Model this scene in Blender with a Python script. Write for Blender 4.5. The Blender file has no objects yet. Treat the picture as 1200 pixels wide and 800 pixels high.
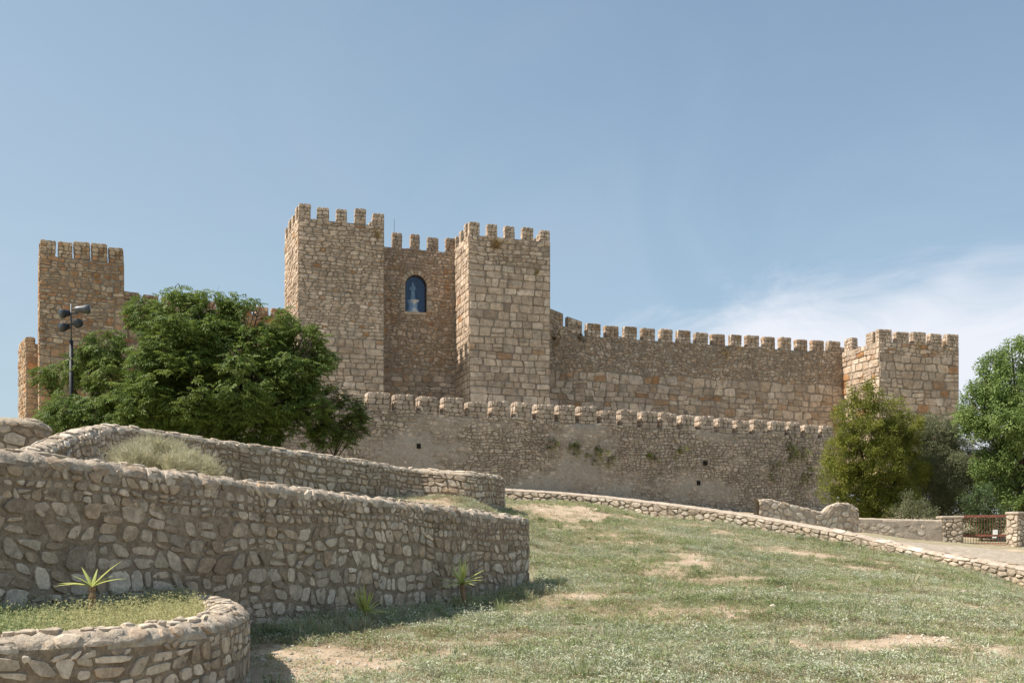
import bpy, math, random
import numpy as np
from mathutils import Vector, Euler, noise, kdtree

SC = bpy.context.scene
COL = SC.collection
RAD = math.radians
E = 1.6                      # eye height
F = 1200.0                   # focal length in photo pixels

# ------------------------------------------------------------------ camera, world, sun, exposure
cam_d = bpy.data.cameras.new('camera')
cam = bpy.data.objects.new('camera', cam_d)
COL.objects.link(cam)
cam.location = (0, 0, E)
cam.rotation_euler = (RAD(90), 0, 0)
cam_d.sensor_width = 36
cam_d.lens = 36
cam_d.shift_y = 0.2
cam_d.clip_end = 12000
SC.camera = cam

SUN_EL, SUN_AZ = 54.0, 258.0         # azimuth clockwise from +Y: the sun stands to the left
world = bpy.data.worlds.new('World')
SC.world = world
world.use_nodes = True


class NT:
    """small helper round a node tree"""
    def __init__(s, nt):
        s.nt = nt

    def n(s, typ, ins=None, **kw):
        nd = s.nt.nodes.new(typ)
        for k, v in kw.items():
            setattr(nd, k, v)
        for k, v in (ins or {}).items():
            sock = nd.inputs[k]
            if isinstance(v, bpy.types.NodeSocket):
                s.nt.links.new(v, sock)
            else:
                sock.default_value = v
        return nd

    def math(s, op, a, b=0.0, c=0.0, clamp=False):
        return s.n('ShaderNodeMath', {0: a, 1: b, 2: c}, operation=op, use_clamp=clamp).outputs[0]

    def ramp(s, fac, stops, interp='LINEAR'):
        r = s.n('ShaderNodeValToRGB', {'Fac': fac})
        cr = r.color_ramp
        cr.interpolation = interp
        while len(cr.elements) < len(stops):
            cr.elements.new(0.5)
        for e, (p, c) in zip(cr.elements, stops):
            e.position = p
            e.color = (c[0], c[1], c[2], 1) if isinstance(c, (tuple, list)) else (c, c, c, 1)
        return r.outputs[0]

    def noise(s, vec, scale, detail=4, rough=0.55, dist=0.0):
        return s.n('ShaderNodeTexNoise', {'Vector': vec, 'Scale': scale, 'Detail': detail, 'Roughness': rough, 'Distortion': dist}).outputs[0]

    def mix(s, fac, a, b, mode='MIX'):
        m = s.n('ShaderNodeMix', data_type='RGBA', blend_type=mode)
        for k, v in ((0, fac), (6, a), (7, b)):
            if isinstance(v, bpy.types.NodeSocket):
                s.nt.links.new(v, m.inputs[k])
            elif k == 0:
                m.inputs[0].default_value = v
            else:
                m.inputs[k].default_value = (v[0], v[1], v[2], 1)
        return m.outputs[2]

    def mapr(s, v, a, b, c=0.0, d=1.0):
        return s.n('ShaderNodeMapRange', {0: v, 1: a, 2: b, 3: c, 4: d}, interpolation_type='SMOOTHSTEP').outputs[0]


w = NT(world.node_tree)
world.node_tree.nodes.clear()
sky = w.n('ShaderNodeTexSky', sky_type='NISHITA', sun_disc=False, sun_elevation=RAD(SUN_EL), sun_rotation=RAD(SUN_AZ),
          air_density=1.0, dust_density=2.2, ozone_density=1.3, altitude=500)
tc = w.n('ShaderNodeTexCoord')
sep = w.n('ShaderNodeSeparateXYZ', {0: tc.outputs['Generated']})
dx, dy, dz = sep.outputs
# thin haze takes some of the saturation out of the blue, everywhere
az = w.math('ARCTAN2', dx, dy)
elv = w.math('ARCSINE', dz)
hazef = w.math('MULTIPLY', w.mapr(elv, 0.0, 0.62, 0.72, 0.36), w.mapr(az, -0.5, 0.25, 1.0, 0.62))
soft = w.mix(hazef, w.mix(1.0, sky.outputs[0], (0.83, 0.97, 0.95), 'MULTIPLY'), (3.15, 3.75, 4.15))
# high cloud: a sheet at height, seen through direction / elevation
dzc = w.math('ADD', w.math('MAXIMUM', dz, 0.0), 0.12)
pu = w.math('DIVIDE', dx, dzc)
pv = w.math('DIVIDE', dy, dzc)
pvec = w.n('ShaderNodeCombineXYZ', {0: w.math('MULTIPLY', pu, 1.0), 1: w.math('MULTIPLY', pv, 0.62), 2: 0.7}).outputs[0]
big = w.noise(pvec, 0.55, 3, 0.5, 0.4)
fine = w.noise(pvec, 1.9, 7, 0.6, 0.9)
# the bank of cloud low in the north-east and a few fainter ones round the sky
edge = w.math('MULTIPLY_ADD', w.math('SUBTRACT', az, 0.09), 0.44, 0.183)   # top edge climbs to the right
edge = w.math('MINIMUM', edge, 0.252)
edge = w.math('SUBTRACT', edge, w.math('MULTIPLY', w.math('MAXIMUM', w.math('SUBTRACT', az, 0.40), 0.0), 0.15))
edge = w.math('ADD', edge, w.math('MULTIPLY', w.math('SUBTRACT', fine, 0.5), 0.16))
bank = w.mapr(w.math('SUBTRACT', edge, elv), -0.025, 0.07)
bank = w.math('MULTIPLY', bank, w.mapr(az, -0.02, 0.13))
bank = w.math('MULTIPLY', bank, w.mapr(w.math('MULTIPLY_ADD', big, 0.4, fine), 0.38, 0.80, 0.5, 1.0))
wisp = w.math('MULTIPLY', w.mapr(w.math('MULTIPLY_ADD', big, 0.9, w.math('MULTIPLY', fine, 0.8)), 0.78, 1.3), 0.12)
cl = w.math('MAXIMUM', w.math('MULTIPLY', bank, 0.94), wisp, clamp=True)
skyc = w.mix(cl, soft, (5.3, 5.45, 5.9))
bg = w.n('ShaderNodeBackground', {'Color': skyc, 'Strength': 0.116})
wo = w.n('ShaderNodeOutputWorld', {0: bg.outputs[0]})

sun_d = bpy.data.lights.new('sun', 'SUN')
sun_d.energy = 4.6
sun_d.angle = RAD(0.6)
sun_d.color = (1.0, 0.93, 0.83)
sun = bpy.data.objects.new('sun', sun_d)
COL.objects.link(sun)
sdir = Vector((math.sin(RAD(SUN_AZ)) * math.cos(RAD(SUN_EL)), math.cos(RAD(SUN_AZ)) * math.cos(RAD(SUN_EL)), math.sin(RAD(SUN_EL))))
sun.rotation_euler = sdir.to_track_quat('Z', 'Y').to_euler()
sun.location = (-30, 20, 60)

SC.view_settings.view_transform = 'Standard'
SC.view_settings.look = 'None'
SC.view_settings.exposure = 0.52
SC.view_settings.gamma = 1.0
SC.render.engine = 'CYCLES'
SC.cycles.max_bounces = 6
SC.cycles.diffuse_bounces = 3
SC.cycles.transparent_max_bounces = 4


# ------------------------------------------------------------------ helpers
def W(px, py, Y):
    """a point of the place that stands at distance Y and shows at (px, py) of the photograph"""
    return Vector(((px - 600) * Y / F, Y, E + (640 - py) * Y / F))


def pix(x, y, z):
    return 600 + F * x / y, 640 - F * (z - E) / y


def tag(o, label=None, cat=None, group=None, kind=None):
    for k, v in (('label', label), ('category', cat), ('group', group), ('kind', kind)):
        if v:
            o[k] = v
    return o


def thing(name, loc, label, cat, group=None, rz=0.0):
    o = bpy.data.objects.new(name, None)
    o.empty_display_size = 0.2
    COL.objects.link(o)
    o.location = loc
    o.rotation_euler = (0, 0, rz)
    return tag(o, label, cat, group)


def new_mesh(name, verts, faces, mat=None, smooth=False, cols=None):
    me = bpy.data.meshes.new(name)
    me.from_pydata([tuple(v) for v in verts] if not isinstance(verts, np.ndarray) else verts.tolist(), [], faces)
    if mat is not None:
        me.materials.append(mat)
    if smooth:
        me.polygons.foreach_set('use_smooth', np.ones(len(me.polygons), dtype=bool))
    if cols is not None:
        a = me.color_attributes.new('col', 'FLOAT_COLOR', 'POINT')
        a.data.foreach_set('color', np.asarray(cols, dtype=np.float32).ravel())
    return me


def link(name, me, parent=None, kind=None):
    """link a mesh; vertices of a child are given in world space and moved into the parent's frame"""
    o = bpy.data.objects.new(name, me)
    COL.objects.link(o)
    if parent is not None:
        o.parent = parent
    if kind:
        o['kind'] = kind
    return o


def part(name, verts, faces, mat, parent, smooth=False, cols=None, kind=None, up=None):
    """a part whose vertices are given in world space; it gets its own origin, up = chain of parents' offset"""
    v = np.asarray(verts, dtype=float)
    c = v.mean(axis=0)
    me = new_mesh(name, v - c, faces, mat, smooth, cols)
    o = link(name, me, parent, kind)
    off = Vector((0, 0, 0))
    p = parent
    while p is not None:
        off += Vector(p.location)
        p = p.parent
    o.location = Vector(c) - off
    return o


def box_vf(c, s, rz=0.0):
    ca, sa = math.cos(rz), math.sin(rz)
    v = []
    for z in (-1, 1):
        for x, y in ((-1, -1), (1, -1), (1, 1), (-1, 1)):
            X, Y = x * s[0] / 2, y * s[1] / 2
            v.append((c[0] + X * ca - Y * sa, c[1] + X * sa + Y * ca, c[2] + z * s[2] / 2))
    return v, [(3, 2, 1, 0), (4, 5, 6, 7), (0, 1, 5, 4), (1, 2, 6, 5), (2, 3, 7, 6), (3, 0, 4, 7)]


class MB:
    """collects shapes into one mesh"""
    def __init__(s):
        s.v, s.f = [], []

    def add(s, v, f):
        k = len(s.v)
        s.v += [tuple(p) for p in v]
        s.f += [tuple(i + k for i in q) for q in f]

    def box(s, c, sz, rz=0.0):
        s.add(*box_vf(c, sz, rz))

    def tube(s, pts, rad, n=6, cap=True):
        pts = [Vector(p) for p in pts]
        rad = rad if isinstance(rad, (list, tuple)) else [rad] * len(pts)
        v, f = [], []
        ref = Vector((0.13, 0.27, 0.95))
        for i, p in enumerate(pts):
            t = (pts[min(i + 1, len(pts) - 1)] - pts[max(i - 1, 0)])
            t = t.normalized() if t.length > 1e-9 else Vector((0, 0, 1))
            a = t.cross(ref)
            if a.length < 0.15:
                a = t.cross(Vector((1, 0.1, 0)))
            a.normalize()
            b = t.cross(a)
            for k in range(n):
                q = 2 * math.pi * k / n
                v.append(p + (a * math.cos(q) + b * math.sin(q)) * rad[i])
        for i in range(len(pts) - 1):
            for k in range(n):
                f.append((i * n + k, i * n + (k + 1) % n, (i + 1) * n + (k + 1) % n, (i + 1) * n + k))
        if cap:
            f.append(tuple(range(n - 1, -1, -1)))
            f.append(tuple((len(pts) - 1) * n + k for k in range(n)))
        s.add(v, f)

    def lathe(s, prof, c, n=16, sx=1.0, sy=1.0):
        v, f = [], []
        for r, z in prof:
            for k in range(n):
                q = 2 * math.pi * k / n
                v.append((c[0] + r * sx * math.cos(q), c[1] + r * sy * math.sin(q), c[2] + z))
        for i in range(len(prof) - 1):
            for k in range(n):
                f.append((i * n + k, i * n + (k + 1) % n, (i + 1) * n + (k + 1) % n, (i + 1) * n + k))
        f.append(tuple(range(n - 1, -1, -1)))
        f.append(tuple((len(prof) - 1) * n + k for k in range(n)))
        s.add(v, f)

    def part(s, name, mat, parent, smooth=False, kind=None):
        return part(name, s.v, s.f, mat, parent, smooth, None, kind)


# ------------------------------------------------------------------ materials
def mat_new(name):
    m = bpy.data.materials.new(name)
    m.use_nodes = True
    m.node_tree.nodes.clear()
    return m, NT(m.node_tree)


def finish_mat(t, color, rough=0.9, bump=None, bs=0.5, bd=0.02, spec=0.25, trans=0.0, metal=0.0):
    ins = {'Base Color': color, 'Roughness': rough, 'Specular IOR Level': spec, 'Metallic': metal}
    p = t.n('ShaderNodeBsdfPrincipled', ins)
    nrm = None
    if bump is not None:
        nrm = t.n('ShaderNodeBump', {'Height': bump, 'Strength': bs, 'Distance': bd}).outputs[0]
        t.nt.links.new(nrm, p.inputs['Normal'])
    out = p.outputs[0]
    if trans > 0:
        tr = t.n('ShaderNodeBsdfTranslucent', {'Color': color})
        mx = t.n('ShaderNodeMixShader', {0: trans, 1: out, 2: tr.outputs[0]})
        out = mx.outputs[0]
    t.n('ShaderNodeOutputMaterial', {0: out})


def stone_mat(name, fine, lichen=0.3, dark=0.35, bd=0.03, ochre=0.0):
    """per-stone colour from the attribute; mottling, dark crust and lichen in world space. fine = noise cycles per metre"""
    m, t = mat_new(name)
    g = t.n('ShaderNodeNewGeometry').outputs['Position']
    c = t.n('ShaderNodeAttribute', attribute_name='col').outputs['Color']
    n1 = t.noise(g, fine, 6, 0.65)
    n2 = t.noise(g, fine * 4.3, 4, 0.7)
    n3 = t.noise(g, 0.35, 5, 0.6, 0.5)
    n4 = t.noise(g, fine * 0.55, 6, 0.7, 0.6)
    k = t.math('MULTIPLY', t.mapr(n1, 0.28, 0.72, 0.72, 1.25), t.mapr(n2, 0.25, 0.75, 0.82, 1.16))
    k = t.math('MULTIPLY', k, t.mapr(n3, 0.3, 0.7, 0.86, 1.12))
    kc = t.n('ShaderNodeCombineColor', {0: k, 1: k, 2: k}).outputs[0]
    c = t.mix(1.0, c, kc, 'MULTIPLY')
    c = t.mix(t.math('MULTIPLY', t.mapr(n4, 0.56, 0.72), dark), c, (0.10, 0.085, 0.065))        # dark crust
    c = t.mix(t.math('MULTIPLY', t.mapr(t.noise(g, fine * 0.8, 5, 0.7, 0.3), 0.63, 0.75), lichen), c, (0.50, 0.47, 0.38))
    if ochre > 0:
        mp = t.n('ShaderNodeMapping', {'Vector': g, 'Scale': (1.3, 1.3, 0.16)}).outputs[0]
        n6 = t.noise(mp, 1.0, 6, 0.7, 0.4)
        c = t.mix(t.math('MULTIPLY', t.mapr(n6, 0.52, 0.7), 0.42), c, (0.17, 0.135, 0.10))     # run-off streaks
        n5 = t.noise(g, 0.75, 5, 0.7, 0.8)
        c = t.mix(t.math('MULTIPLY', t.mapr(n5, 0.56, 0.68), ochre), c, (0.38, 0.185, 0.075))
    finish_mat(t, c, 0.92, t.math('MULTIPLY_ADD', n2, 0.35, n1), 0.9, bd, 0.15)
    return m


def mortar_mat(name, col, col2, fine, bd=0.03, stain=0.5):
    m, t = mat_new(name)
    g = t.n('ShaderNodeNewGeometry').outputs['Position']
    n1 = t.noise(g, fine, 6, 0.7)
    n2 = t.noise(g, fine * 5, 4, 0.7)
    n3 = t.noise(g, 0.6, 5, 0.65, 0.6)
    c = t.mix(t.mapr(n1, 0.35, 0.65), col, col2)
    k = t.mapr(n2, 0.25, 0.75, 0.75, 1.2)
    c = t.mix(1.0, c, t.n('ShaderNodeCombineColor', {0: k, 1: k, 2: k}).outputs[0], 'MULTIPLY')
    c = t.mix(t.math('MULTIPLY', t.mapr(n3, 0.5, 0.75), stain), c, tuple(x * 0.5 for x in col))
    finish_mat(t, c, 0.95, t.math('MULTIPLY_ADD', n2, 0.5, n1), 1.0, bd, 0.1)
    return m


def plain_mat(name, col, rough=0.6, var=0.15, scale=8.0, metal=0.0, spec=0.3, bd=0.004, col2=None):
    m, t = mat_new(name)
    g = t.n('ShaderNodeNewGeometry').outputs['Position']
    n1 = t.noise(g, scale, 5, 0.65)
    c = t.mix(t.mapr(n1, 0.35, 0.65), tuple(x * (1 - var) for x in col), col2 or tuple(min(1, x * (1 + var)) for x in col))
    finish_mat(t, c, rough, n1, 0.5, bd, spec, 0, metal)
    return m


def leaf_mat(name, a, b, trans=0.35, rough=0.55, world=0.5):
    """foliage: hue shifts by the single spray and by the place it grows"""
    m, t = mat_new(name)
    oi = t.n('ShaderNodeObjectInfo').outputs['Random']
    g = t.n('ShaderNodeNewGeometry').outputs['Position']
    n1 = t.noise(g, world, 4, 0.6)
    f = t.math('ADD', t.math('MULTIPLY', oi, 0.6), t.math('MULTIPLY', t.mapr(n1, 0.3, 0.7), 0.4), clamp=True)
    c = t.mix(f, a, b)
    finish_mat(t, c, rough, None, spec=0.3, trans=trans)
    return m


M = {}
M['castle'] = stone_mat('castle_stone', 2.6, 0.25, 0.15, 0.05, 0.14)
M['ochre'] = stone_mat('ochre_stained_stone', 2.6, 0.25, 0.25, 0.05, 0.6)
M['rubble'] = stone_mat('rubble_stone', 9.0, 0.35, 0.45, 0.012)
M['rubble_far'] = stone_mat('wall_stone', 4.5, 0.35, 0.35, 0.03)
M['joint'] = mortar_mat('castle_joint', (0.26, 0.205, 0.155), (0.38, 0.31, 0.24), 2.5, 0.05)
M['plaster'] = mortar_mat('old_lime_render', (0.40, 0.325, 0.26), (0.48, 0.40, 0.325), 1.8, 0.05, 0.35)
M['mortar'] = mortar_mat('wall_mortar', (0.235, 0.178, 0.128), (0.36, 0.285, 0.21), 7.0, 0.02)
M['coping'] = mortar_mat('coping_mortar', (0.38, 0.305, 0.23), (0.52, 0.435, 0.34), 6.0, 0.03, 0.4)
M['coping_far'] = mortar_mat('smooth_coping_mortar', (0.40, 0.325, 0.255), (0.52, 0.43, 0.345), 3.0, 0.02, 0.3)
M['bark'] = plain_mat('bark', (0.10, 0.075, 0.055), 0.9, 0.4, 12, bd=0.02)
M['black_metal'] = plain_mat('painted_black_metal', (0.035, 0.038, 0.042), 0.5, 0.3, 9)
M['grey_metal'] = plain_mat('weathered_grey_metal', (0.12, 0.125, 0.13), 0.45, 0.25, 9, metal=0.4)
M['rust'] = plain_mat('rust_red_paint', (0.19, 0.065, 0.045), 0.8, 0.35, 14, col2=(0.27, 0.11, 0.07))
M['white'] = plain_mat('white_enamel', (0.7, 0.7, 0.68), 0.5, 0.08, 6)
M['marble'] = plain_mat('pale_marble', (0.62, 0.63, 0.62), 0.6, 0.1, 4)
M['bronze'] = plain_mat('weathered_statue_stone', (0.50, 0.51, 0.46), 0.7, 0.2, 6)
M['niche_blue'] = plain_mat('dark_blue_niche_paint', (0.02, 0.032, 0.065), 0.7, 0.45, 1.6)
M['brown_frame'] = plain_mat('brown_iron_frame', (0.10, 0.07, 0.06), 0.6, 0.2, 6)
M['hole'] = plain_mat('painted_hole_shade', (0.02, 0.017, 0.014), 0.95, 0.2, 6)  # near-black colour stands in for the shade inside a hole
m, t = mat_new('niche_glass')
gl = t.n('ShaderNodeBsdfGlossy', {'Color': (0.8, 0.88, 1, 1), 'Roughness': 0.03})
tr = t.n('ShaderNodeBsdfTransparent', {'Color': (0.86, 0.93, 1.0, 1)})
fr = t.n('ShaderNodeFresnel', {'IOR': 1.5})
mx = t.n('ShaderNodeMixShader', {0: fr.outputs[0], 1: tr.outputs[0], 2: gl.outputs[0]})
t.n('ShaderNodeOutputMaterial', {0: mx.outputs[0]})
M['glass'] = m
M['leaf_tree'] = leaf_mat('tree_of_heaven_leaves', (0.075, 0.13, 0.028), (0.23, 0.29, 0.06), 0.35)
M['leaf_twig'] = leaf_mat('sparse_brownish_leaves', (0.07, 0.085, 0.025), (0.13, 0.12, 0.045), 0.3)
M['leaf_olive'] = leaf_mat('yellow_green_leaves', (0.13, 0.16, 0.028), (0.34, 0.34, 0.06), 0.3)
M['leaf_grey'] = leaf_mat('grey_green_leaves', (0.15, 0.17, 0.085), (0.29, 0.30, 0.165), 0.25)
M['leaf_bright'] = leaf_mat('bright_green_leaves', (0.13, 0.21, 0.05), (0.32, 0.40, 0.13), 0.35)
M['leaf_sprout'] = leaf_mat('sucker_leaves', (0.07, 0.12, 0.04), (0.14, 0.19, 0.08), 0.3)
M['yucca'] = leaf_mat('yucca_blades', (0.34, 0.38, 0.09), (0.62, 0.62, 0.22), 0.2, 0.45)
M['yucca_trunk'] = plain_mat('yucca_trunk', (0.26, 0.17, 0.10), 0.9, 0.4, 40, bd=0.01)
M['sage'] = leaf_mat('sage_green_weeds', (0.29, 0.315, 0.20), (0.64, 0.65, 0.49), 0.25, 0.7, 0.25)
M['green'] = leaf_mat('fresh_green_weeds', (0.17, 0.22, 0.085), (0.43, 0.46, 0.22), 0.3, 0.7, 0.3)
M['straw'] = leaf_mat('dry_straw', (0.42, 0.35, 0.22), (0.62, 0.54, 0.36), 0.3, 0.8, 0.4)
M['yellow'] = leaf_mat('yellow_green_weeds', (0.32, 0.33, 0.14), (0.58, 0.53, 0.28), 0.35, 0.7, 0.6)
M['brown_weed'] = leaf_mat('withered_brown_weeds', (0.26, 0.20, 0.12), (0.42, 0.34, 0.21), 0.2, 0.8, 0.4)
M['lens'] = plain_mat('dark_lamp_glass', (0.05, 0.055, 0.06), 0.2, 0.2, 6)
M['dry_bush'] = leaf_mat('dry_broom_twigs', (0.46, 0.42, 0.27), (0.64, 0.60, 0.42), 0.2, 0.8, 0.6)

# ------------------------------------------------------------------ the lie of the land
def cat(pts, n=12):
    """Catmull-Rom through points (any dimension)"""
    P = [np.array(p, dtype=float) for p in pts]
    P = [2 * P[0] - P[1]] + P + [2 * P[-1] - P[-2]]
    out = []
    for i in range(1, len(P) - 2):
        a, b, c, d = P[i - 1:i + 3]
        for k in range(n):
            t = k / n
            out.append(0.5 * ((2 * b) + (c - a) * t + (2 * a - 5 * b + 4 * c - d) * t * t + (3 * b - a - 3 * c + d) * t ** 3))
    out.append(P[-2])
    return np.array(out)


def row(*a):
    return [tuple(W(*p)) for p in a]


# wall tops (outer top edge), left to right
BIG = row((-312, 497, 9.6), (0, 525, 12), (300, 563, 15.8), (450, 583, 18.9), (618, 605, 24))
MID = row((30, 536, 16), (60, 523, 18.5), (100, 505, 21.5), (146, 498, 24.5), (200, 505, 26), (330, 524, 29.5), (420, 537, 32),
          (470, 545.5, 34.0), (488, 547.5, 34.5), (505, 549, 34.5), (530, 550.5, 34.4), (550, 552, 34.4), (563, 553, 34.9), (580, 555.5, 36), (591, 558, 37.2))
LOW = row((585, 571, 46.2), (600, 572, 46), (650, 575, 45.6), (700, 579.5, 45), (750, 585, 44.3), (800, 591, 43.5), (850, 598, 42.5), (900, 606, 41.5), (950, 615, 40.3),
          (1000, 625, 39), (1050, 637, 37.5), (1100, 648, 36), (1150, 656, 34.5), (1200, 664, 33), (1300, 684, 30), (1400, 704, 27.5))
LOWBASE = [(600, 592), (650, 595), (700, 600), (750, 604), (800, 611), (850, 616), (900, 624), (950, 631), (1000, 640), (1050, 650), (1100, 662), (1150, 676), (1200, 692), (1300, 714), (1400, 730)]
LOWZ = {600: 46, 650: 45.6, 700: 45, 750: 44.3, 800: 43.5, 850: 42.5, 900: 41.5, 950: 40.3, 1000: 39, 1050: 37.5, 1100: 36, 1150: 34.5, 1200: 33, 1300: 30, 1400: 27.5}

FP = [(a, b, 11.9) for a, b in ((150, 800), (300, 800), (600, 800), (900, 800), (1200, 800), (1500, 800))]
FP += [(300, 745, 15.8), (380, 733, 17.2), (450, 722, 19), (540, 706, 21.4), (620, 690, 24), (700, 700, 22.6), (800, 700, 22), (1000, 702, 22), (1100, 705, 22), (1200, 740, 18), (660, 672, 26.5),
       (640, 650, 30), (640, 625, 34), (640, 600, 38.5), (600, 596, 38.5), (690, 590, 42.5), (750, 660, 28), (800, 650, 30), (800, 620, 38), (760, 610, 41), (900, 660, 29.5), (900, 635, 37), (1000, 668, 29.5), (1000, 650, 34.5),
       (1100, 690, 26), (1100, 668, 32), (1200, 700, 29)]
FP += [(a, b, LOWZ[a] - 0.4) for a, b in LOWBASE]
Fw = [tuple(W(*p)) for p in FP]
Fw += [(-5, 8, 0.0), (0, 5, -0.03), (8, 5, -0.05), (-8, 3, 0), (0, -6, -0.1), (25, 8, 0), (40, 20, 0.1), (30, -5, 0), (-30, -5, 0), (-9, 6, 0.1)]
UP = [(640, 600, 38.5), (600, 596, 38.5), (560, 590, 34.5), (540, 582, 34), (590, 583, 37), (480, 600, 31), (500, 583, 33.8), (595, 575, 45.5)]
Uw = [tuple(W(*p)) for p in UP]
Uw += [(0.6, 24.6, E - 0.9), (-1.5, 23, E - 0.1), (-4, 18.5, E + 0.25), (-6, 14.5, E + 0.45), (-9, 10, E + 0.5), (-14, 8, E + 0.6), (-8.5, 22, E + 1.1), (-5.5, 27, E + 0.95), (-3.6, 31, E + 1.1), (-14, 19, E + 1.2),
       (-14, 30, E + 2.2), (-8, 45, E + 2.6), (-22, 45, E + 3.2), (-36, 45, E + 3.2), (-25, 26, E + 1.8), (-34, 62, E + 4.2), (-18, 62, E + 3.9), (-3, 64, E + 3.2), (2.2, 66, E + 3.2)]
for (px, py), (qx, qy) in zip([(600, 572), (700, 579.5), (800, 591), (900, 606), (1000, 625), (1100, 648), (1200, 664), (1300, 684), (1400, 704)], [(0, 0)] * 9):
    Z = LOWZ[px]
    p = W(px, py, Z)
    Uw.append((p.x + 0.1, p.y + 1.0, p.z - (0.14 if px >= 1000 else 0.7)))
Uw += [tuple(W(*p)) for p in [(896, 603, 75.5), (800, 595, 72), (960, 600, 80), (1127, 637.5, 50.6), (1178, 638, 50.6), (1060, 628, 50.5), (1000, 621, 50), (940, 622, 48.5), (1250, 642, 48), (1090, 640, 43), (1150, 645, 43), (1200, 648, 41)]]
Uw += [(27, 60, E + 0.6), (35, 60, E + 0.3), (20, 62, E + 1.6), (45, 60, E), (60, 40, E - 0.5), (-60, 40, E + 1), (-60, 80, E + 1), (0, 80, E + 6), (-30, 78, E + 5), (30, 92, E + 4.5), (45, 95, E + 2), (0, 110, E + 4)]


def rbf(P, c=1.2, lam=0.02):
    P = np.array(P, dtype=float)
    D = np.sqrt(((P[:, None, :2] - P[None, :, :2]) ** 2).sum(-1) + c * c)
    n = len(P)
    A = np.zeros((n + 1, n + 1))
    A[:n, :n] = D - lam * np.eye(n)
    A[:n, n] = 1
    A[n, :n] = 1
    sol = np.linalg.solve(A, np.append(P[:, 2], 0))

    def f(x, y):
        x, y = np.asarray(x, float), np.asarray(y, float)
        r = np.sqrt((x[..., None] - P[:, 0]) ** 2 + (y[..., None] - P[:, 1]) ** 2 + c * c)
        return (r * sol[:n]).sum(-1) + sol[n]
    return f


fF, fU = rbf(Fw), rbf(Uw)
BND = [(-40, -12)] + [(p[0] - 0.16, p[1] + 0.2) for p in BIG] + [(0.3, 26), (-0.2, 38), (-0.6, 46.2)] + [(p[0] + 0.15, p[1] + 0.3) for p in LOW[1:]] + [(60, 12), (90, -10)]
BW = [0.25] * len(BIG) + [0.3, 1.5, 0.8] + [0.25] * (len(LOW) + 1)
BND = np.array(BND)


def side(x, y):
    """signed distance to the line of retaining walls (positive above them) and the blend width there"""
    x, y = np.asarray(x, float), np.asarray(y, float)
    best = np.full(x.shape, 1e9)
    sg = np.zeros(x.shape)
    wd = np.full(x.shape, 0.25)
    for i in range(len(BND) - 1):
        a, b = BND[i], BND[i + 1]
        dx_, dy_ = b - a
        L2 = dx_ * dx_ + dy_ * dy_
        t = np.clip(((x - a[0]) * dx_ + (y - a[1]) * dy_) / L2, 0, 1)
        ex, ey = x - a[0] - t * dx_, y - a[1] - t * dy_
        d = np.hypot(ex, ey)
        cr = dx_ * (y - a[1]) - dy_ * (x - a[0])
        m_ = d < best - 1e-9
        best = np.where(m_, d, best)
        sg = np.where(m_, np.sign(cr), sg)
        wd = np.where(m_, BW[min(i, len(BW) - 1)], wd)
    return best * sg, wd


def vnoise(x, y, s, seed=0):
    """cheap smooth noise made of a few waves, vectorised"""
    r = np.random.RandomState(seed)
    o = np.zeros(np.shape(x))
    for _ in range(7):
        a, f_, ph = r.uniform(0, 6.283), r.uniform(0.6, 1.7) * s, r.uniform(0, 6.283)
        o += np.sin((x * math.cos(a) + y * math.sin(a)) * f_ + ph)
    return o / 7


def ground(x, y):
    x, y = np.asarray(x, float), np.asarray(y, float)
    sd, wd = side(x, y)
    t = np.clip(sd / wd * 0.5 + 0.5, 0, 1)
    t = t * t * (3 - 2 * t)
    h = fF(x, y) * (1 - t) + fU(x, y) * t
    far = np.clip((np.hypot(x - 0, y - 40) - 62) / 200, 0, 1)
    far = far * far * (3 - 2 * far)
    h = h * (1 - far) + (-22) * far
    near = np.clip((np.hypot(x, y) - 5) / 20, 0, 1)
    h = h + 0.20 * near * vnoise(x, y, 0.9, 3) + 0.035 * near * vnoise(x, y, 3.2, 5) + 0.02 * vnoise(x, y, 6.5, 8)
    return h


def gz(x, y):
    return float(ground(np.array([x]), np.array([y]))[0])


def ray_ground(px, py, ymin=9.0, ymax=60.0):
    """where the line of sight through a photo pixel meets the lower slope"""
    ys = np.linspace(ymin, ymax, 240)
    xs = (px - 600) * ys / F
    zs = E + (640 - py) * ys / F
    g = ground(xs, ys)
    k = np.nonzero(g > zs)[0]
    return (xs[k[0]], ys[k[0]]) if len(k) else None


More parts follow.
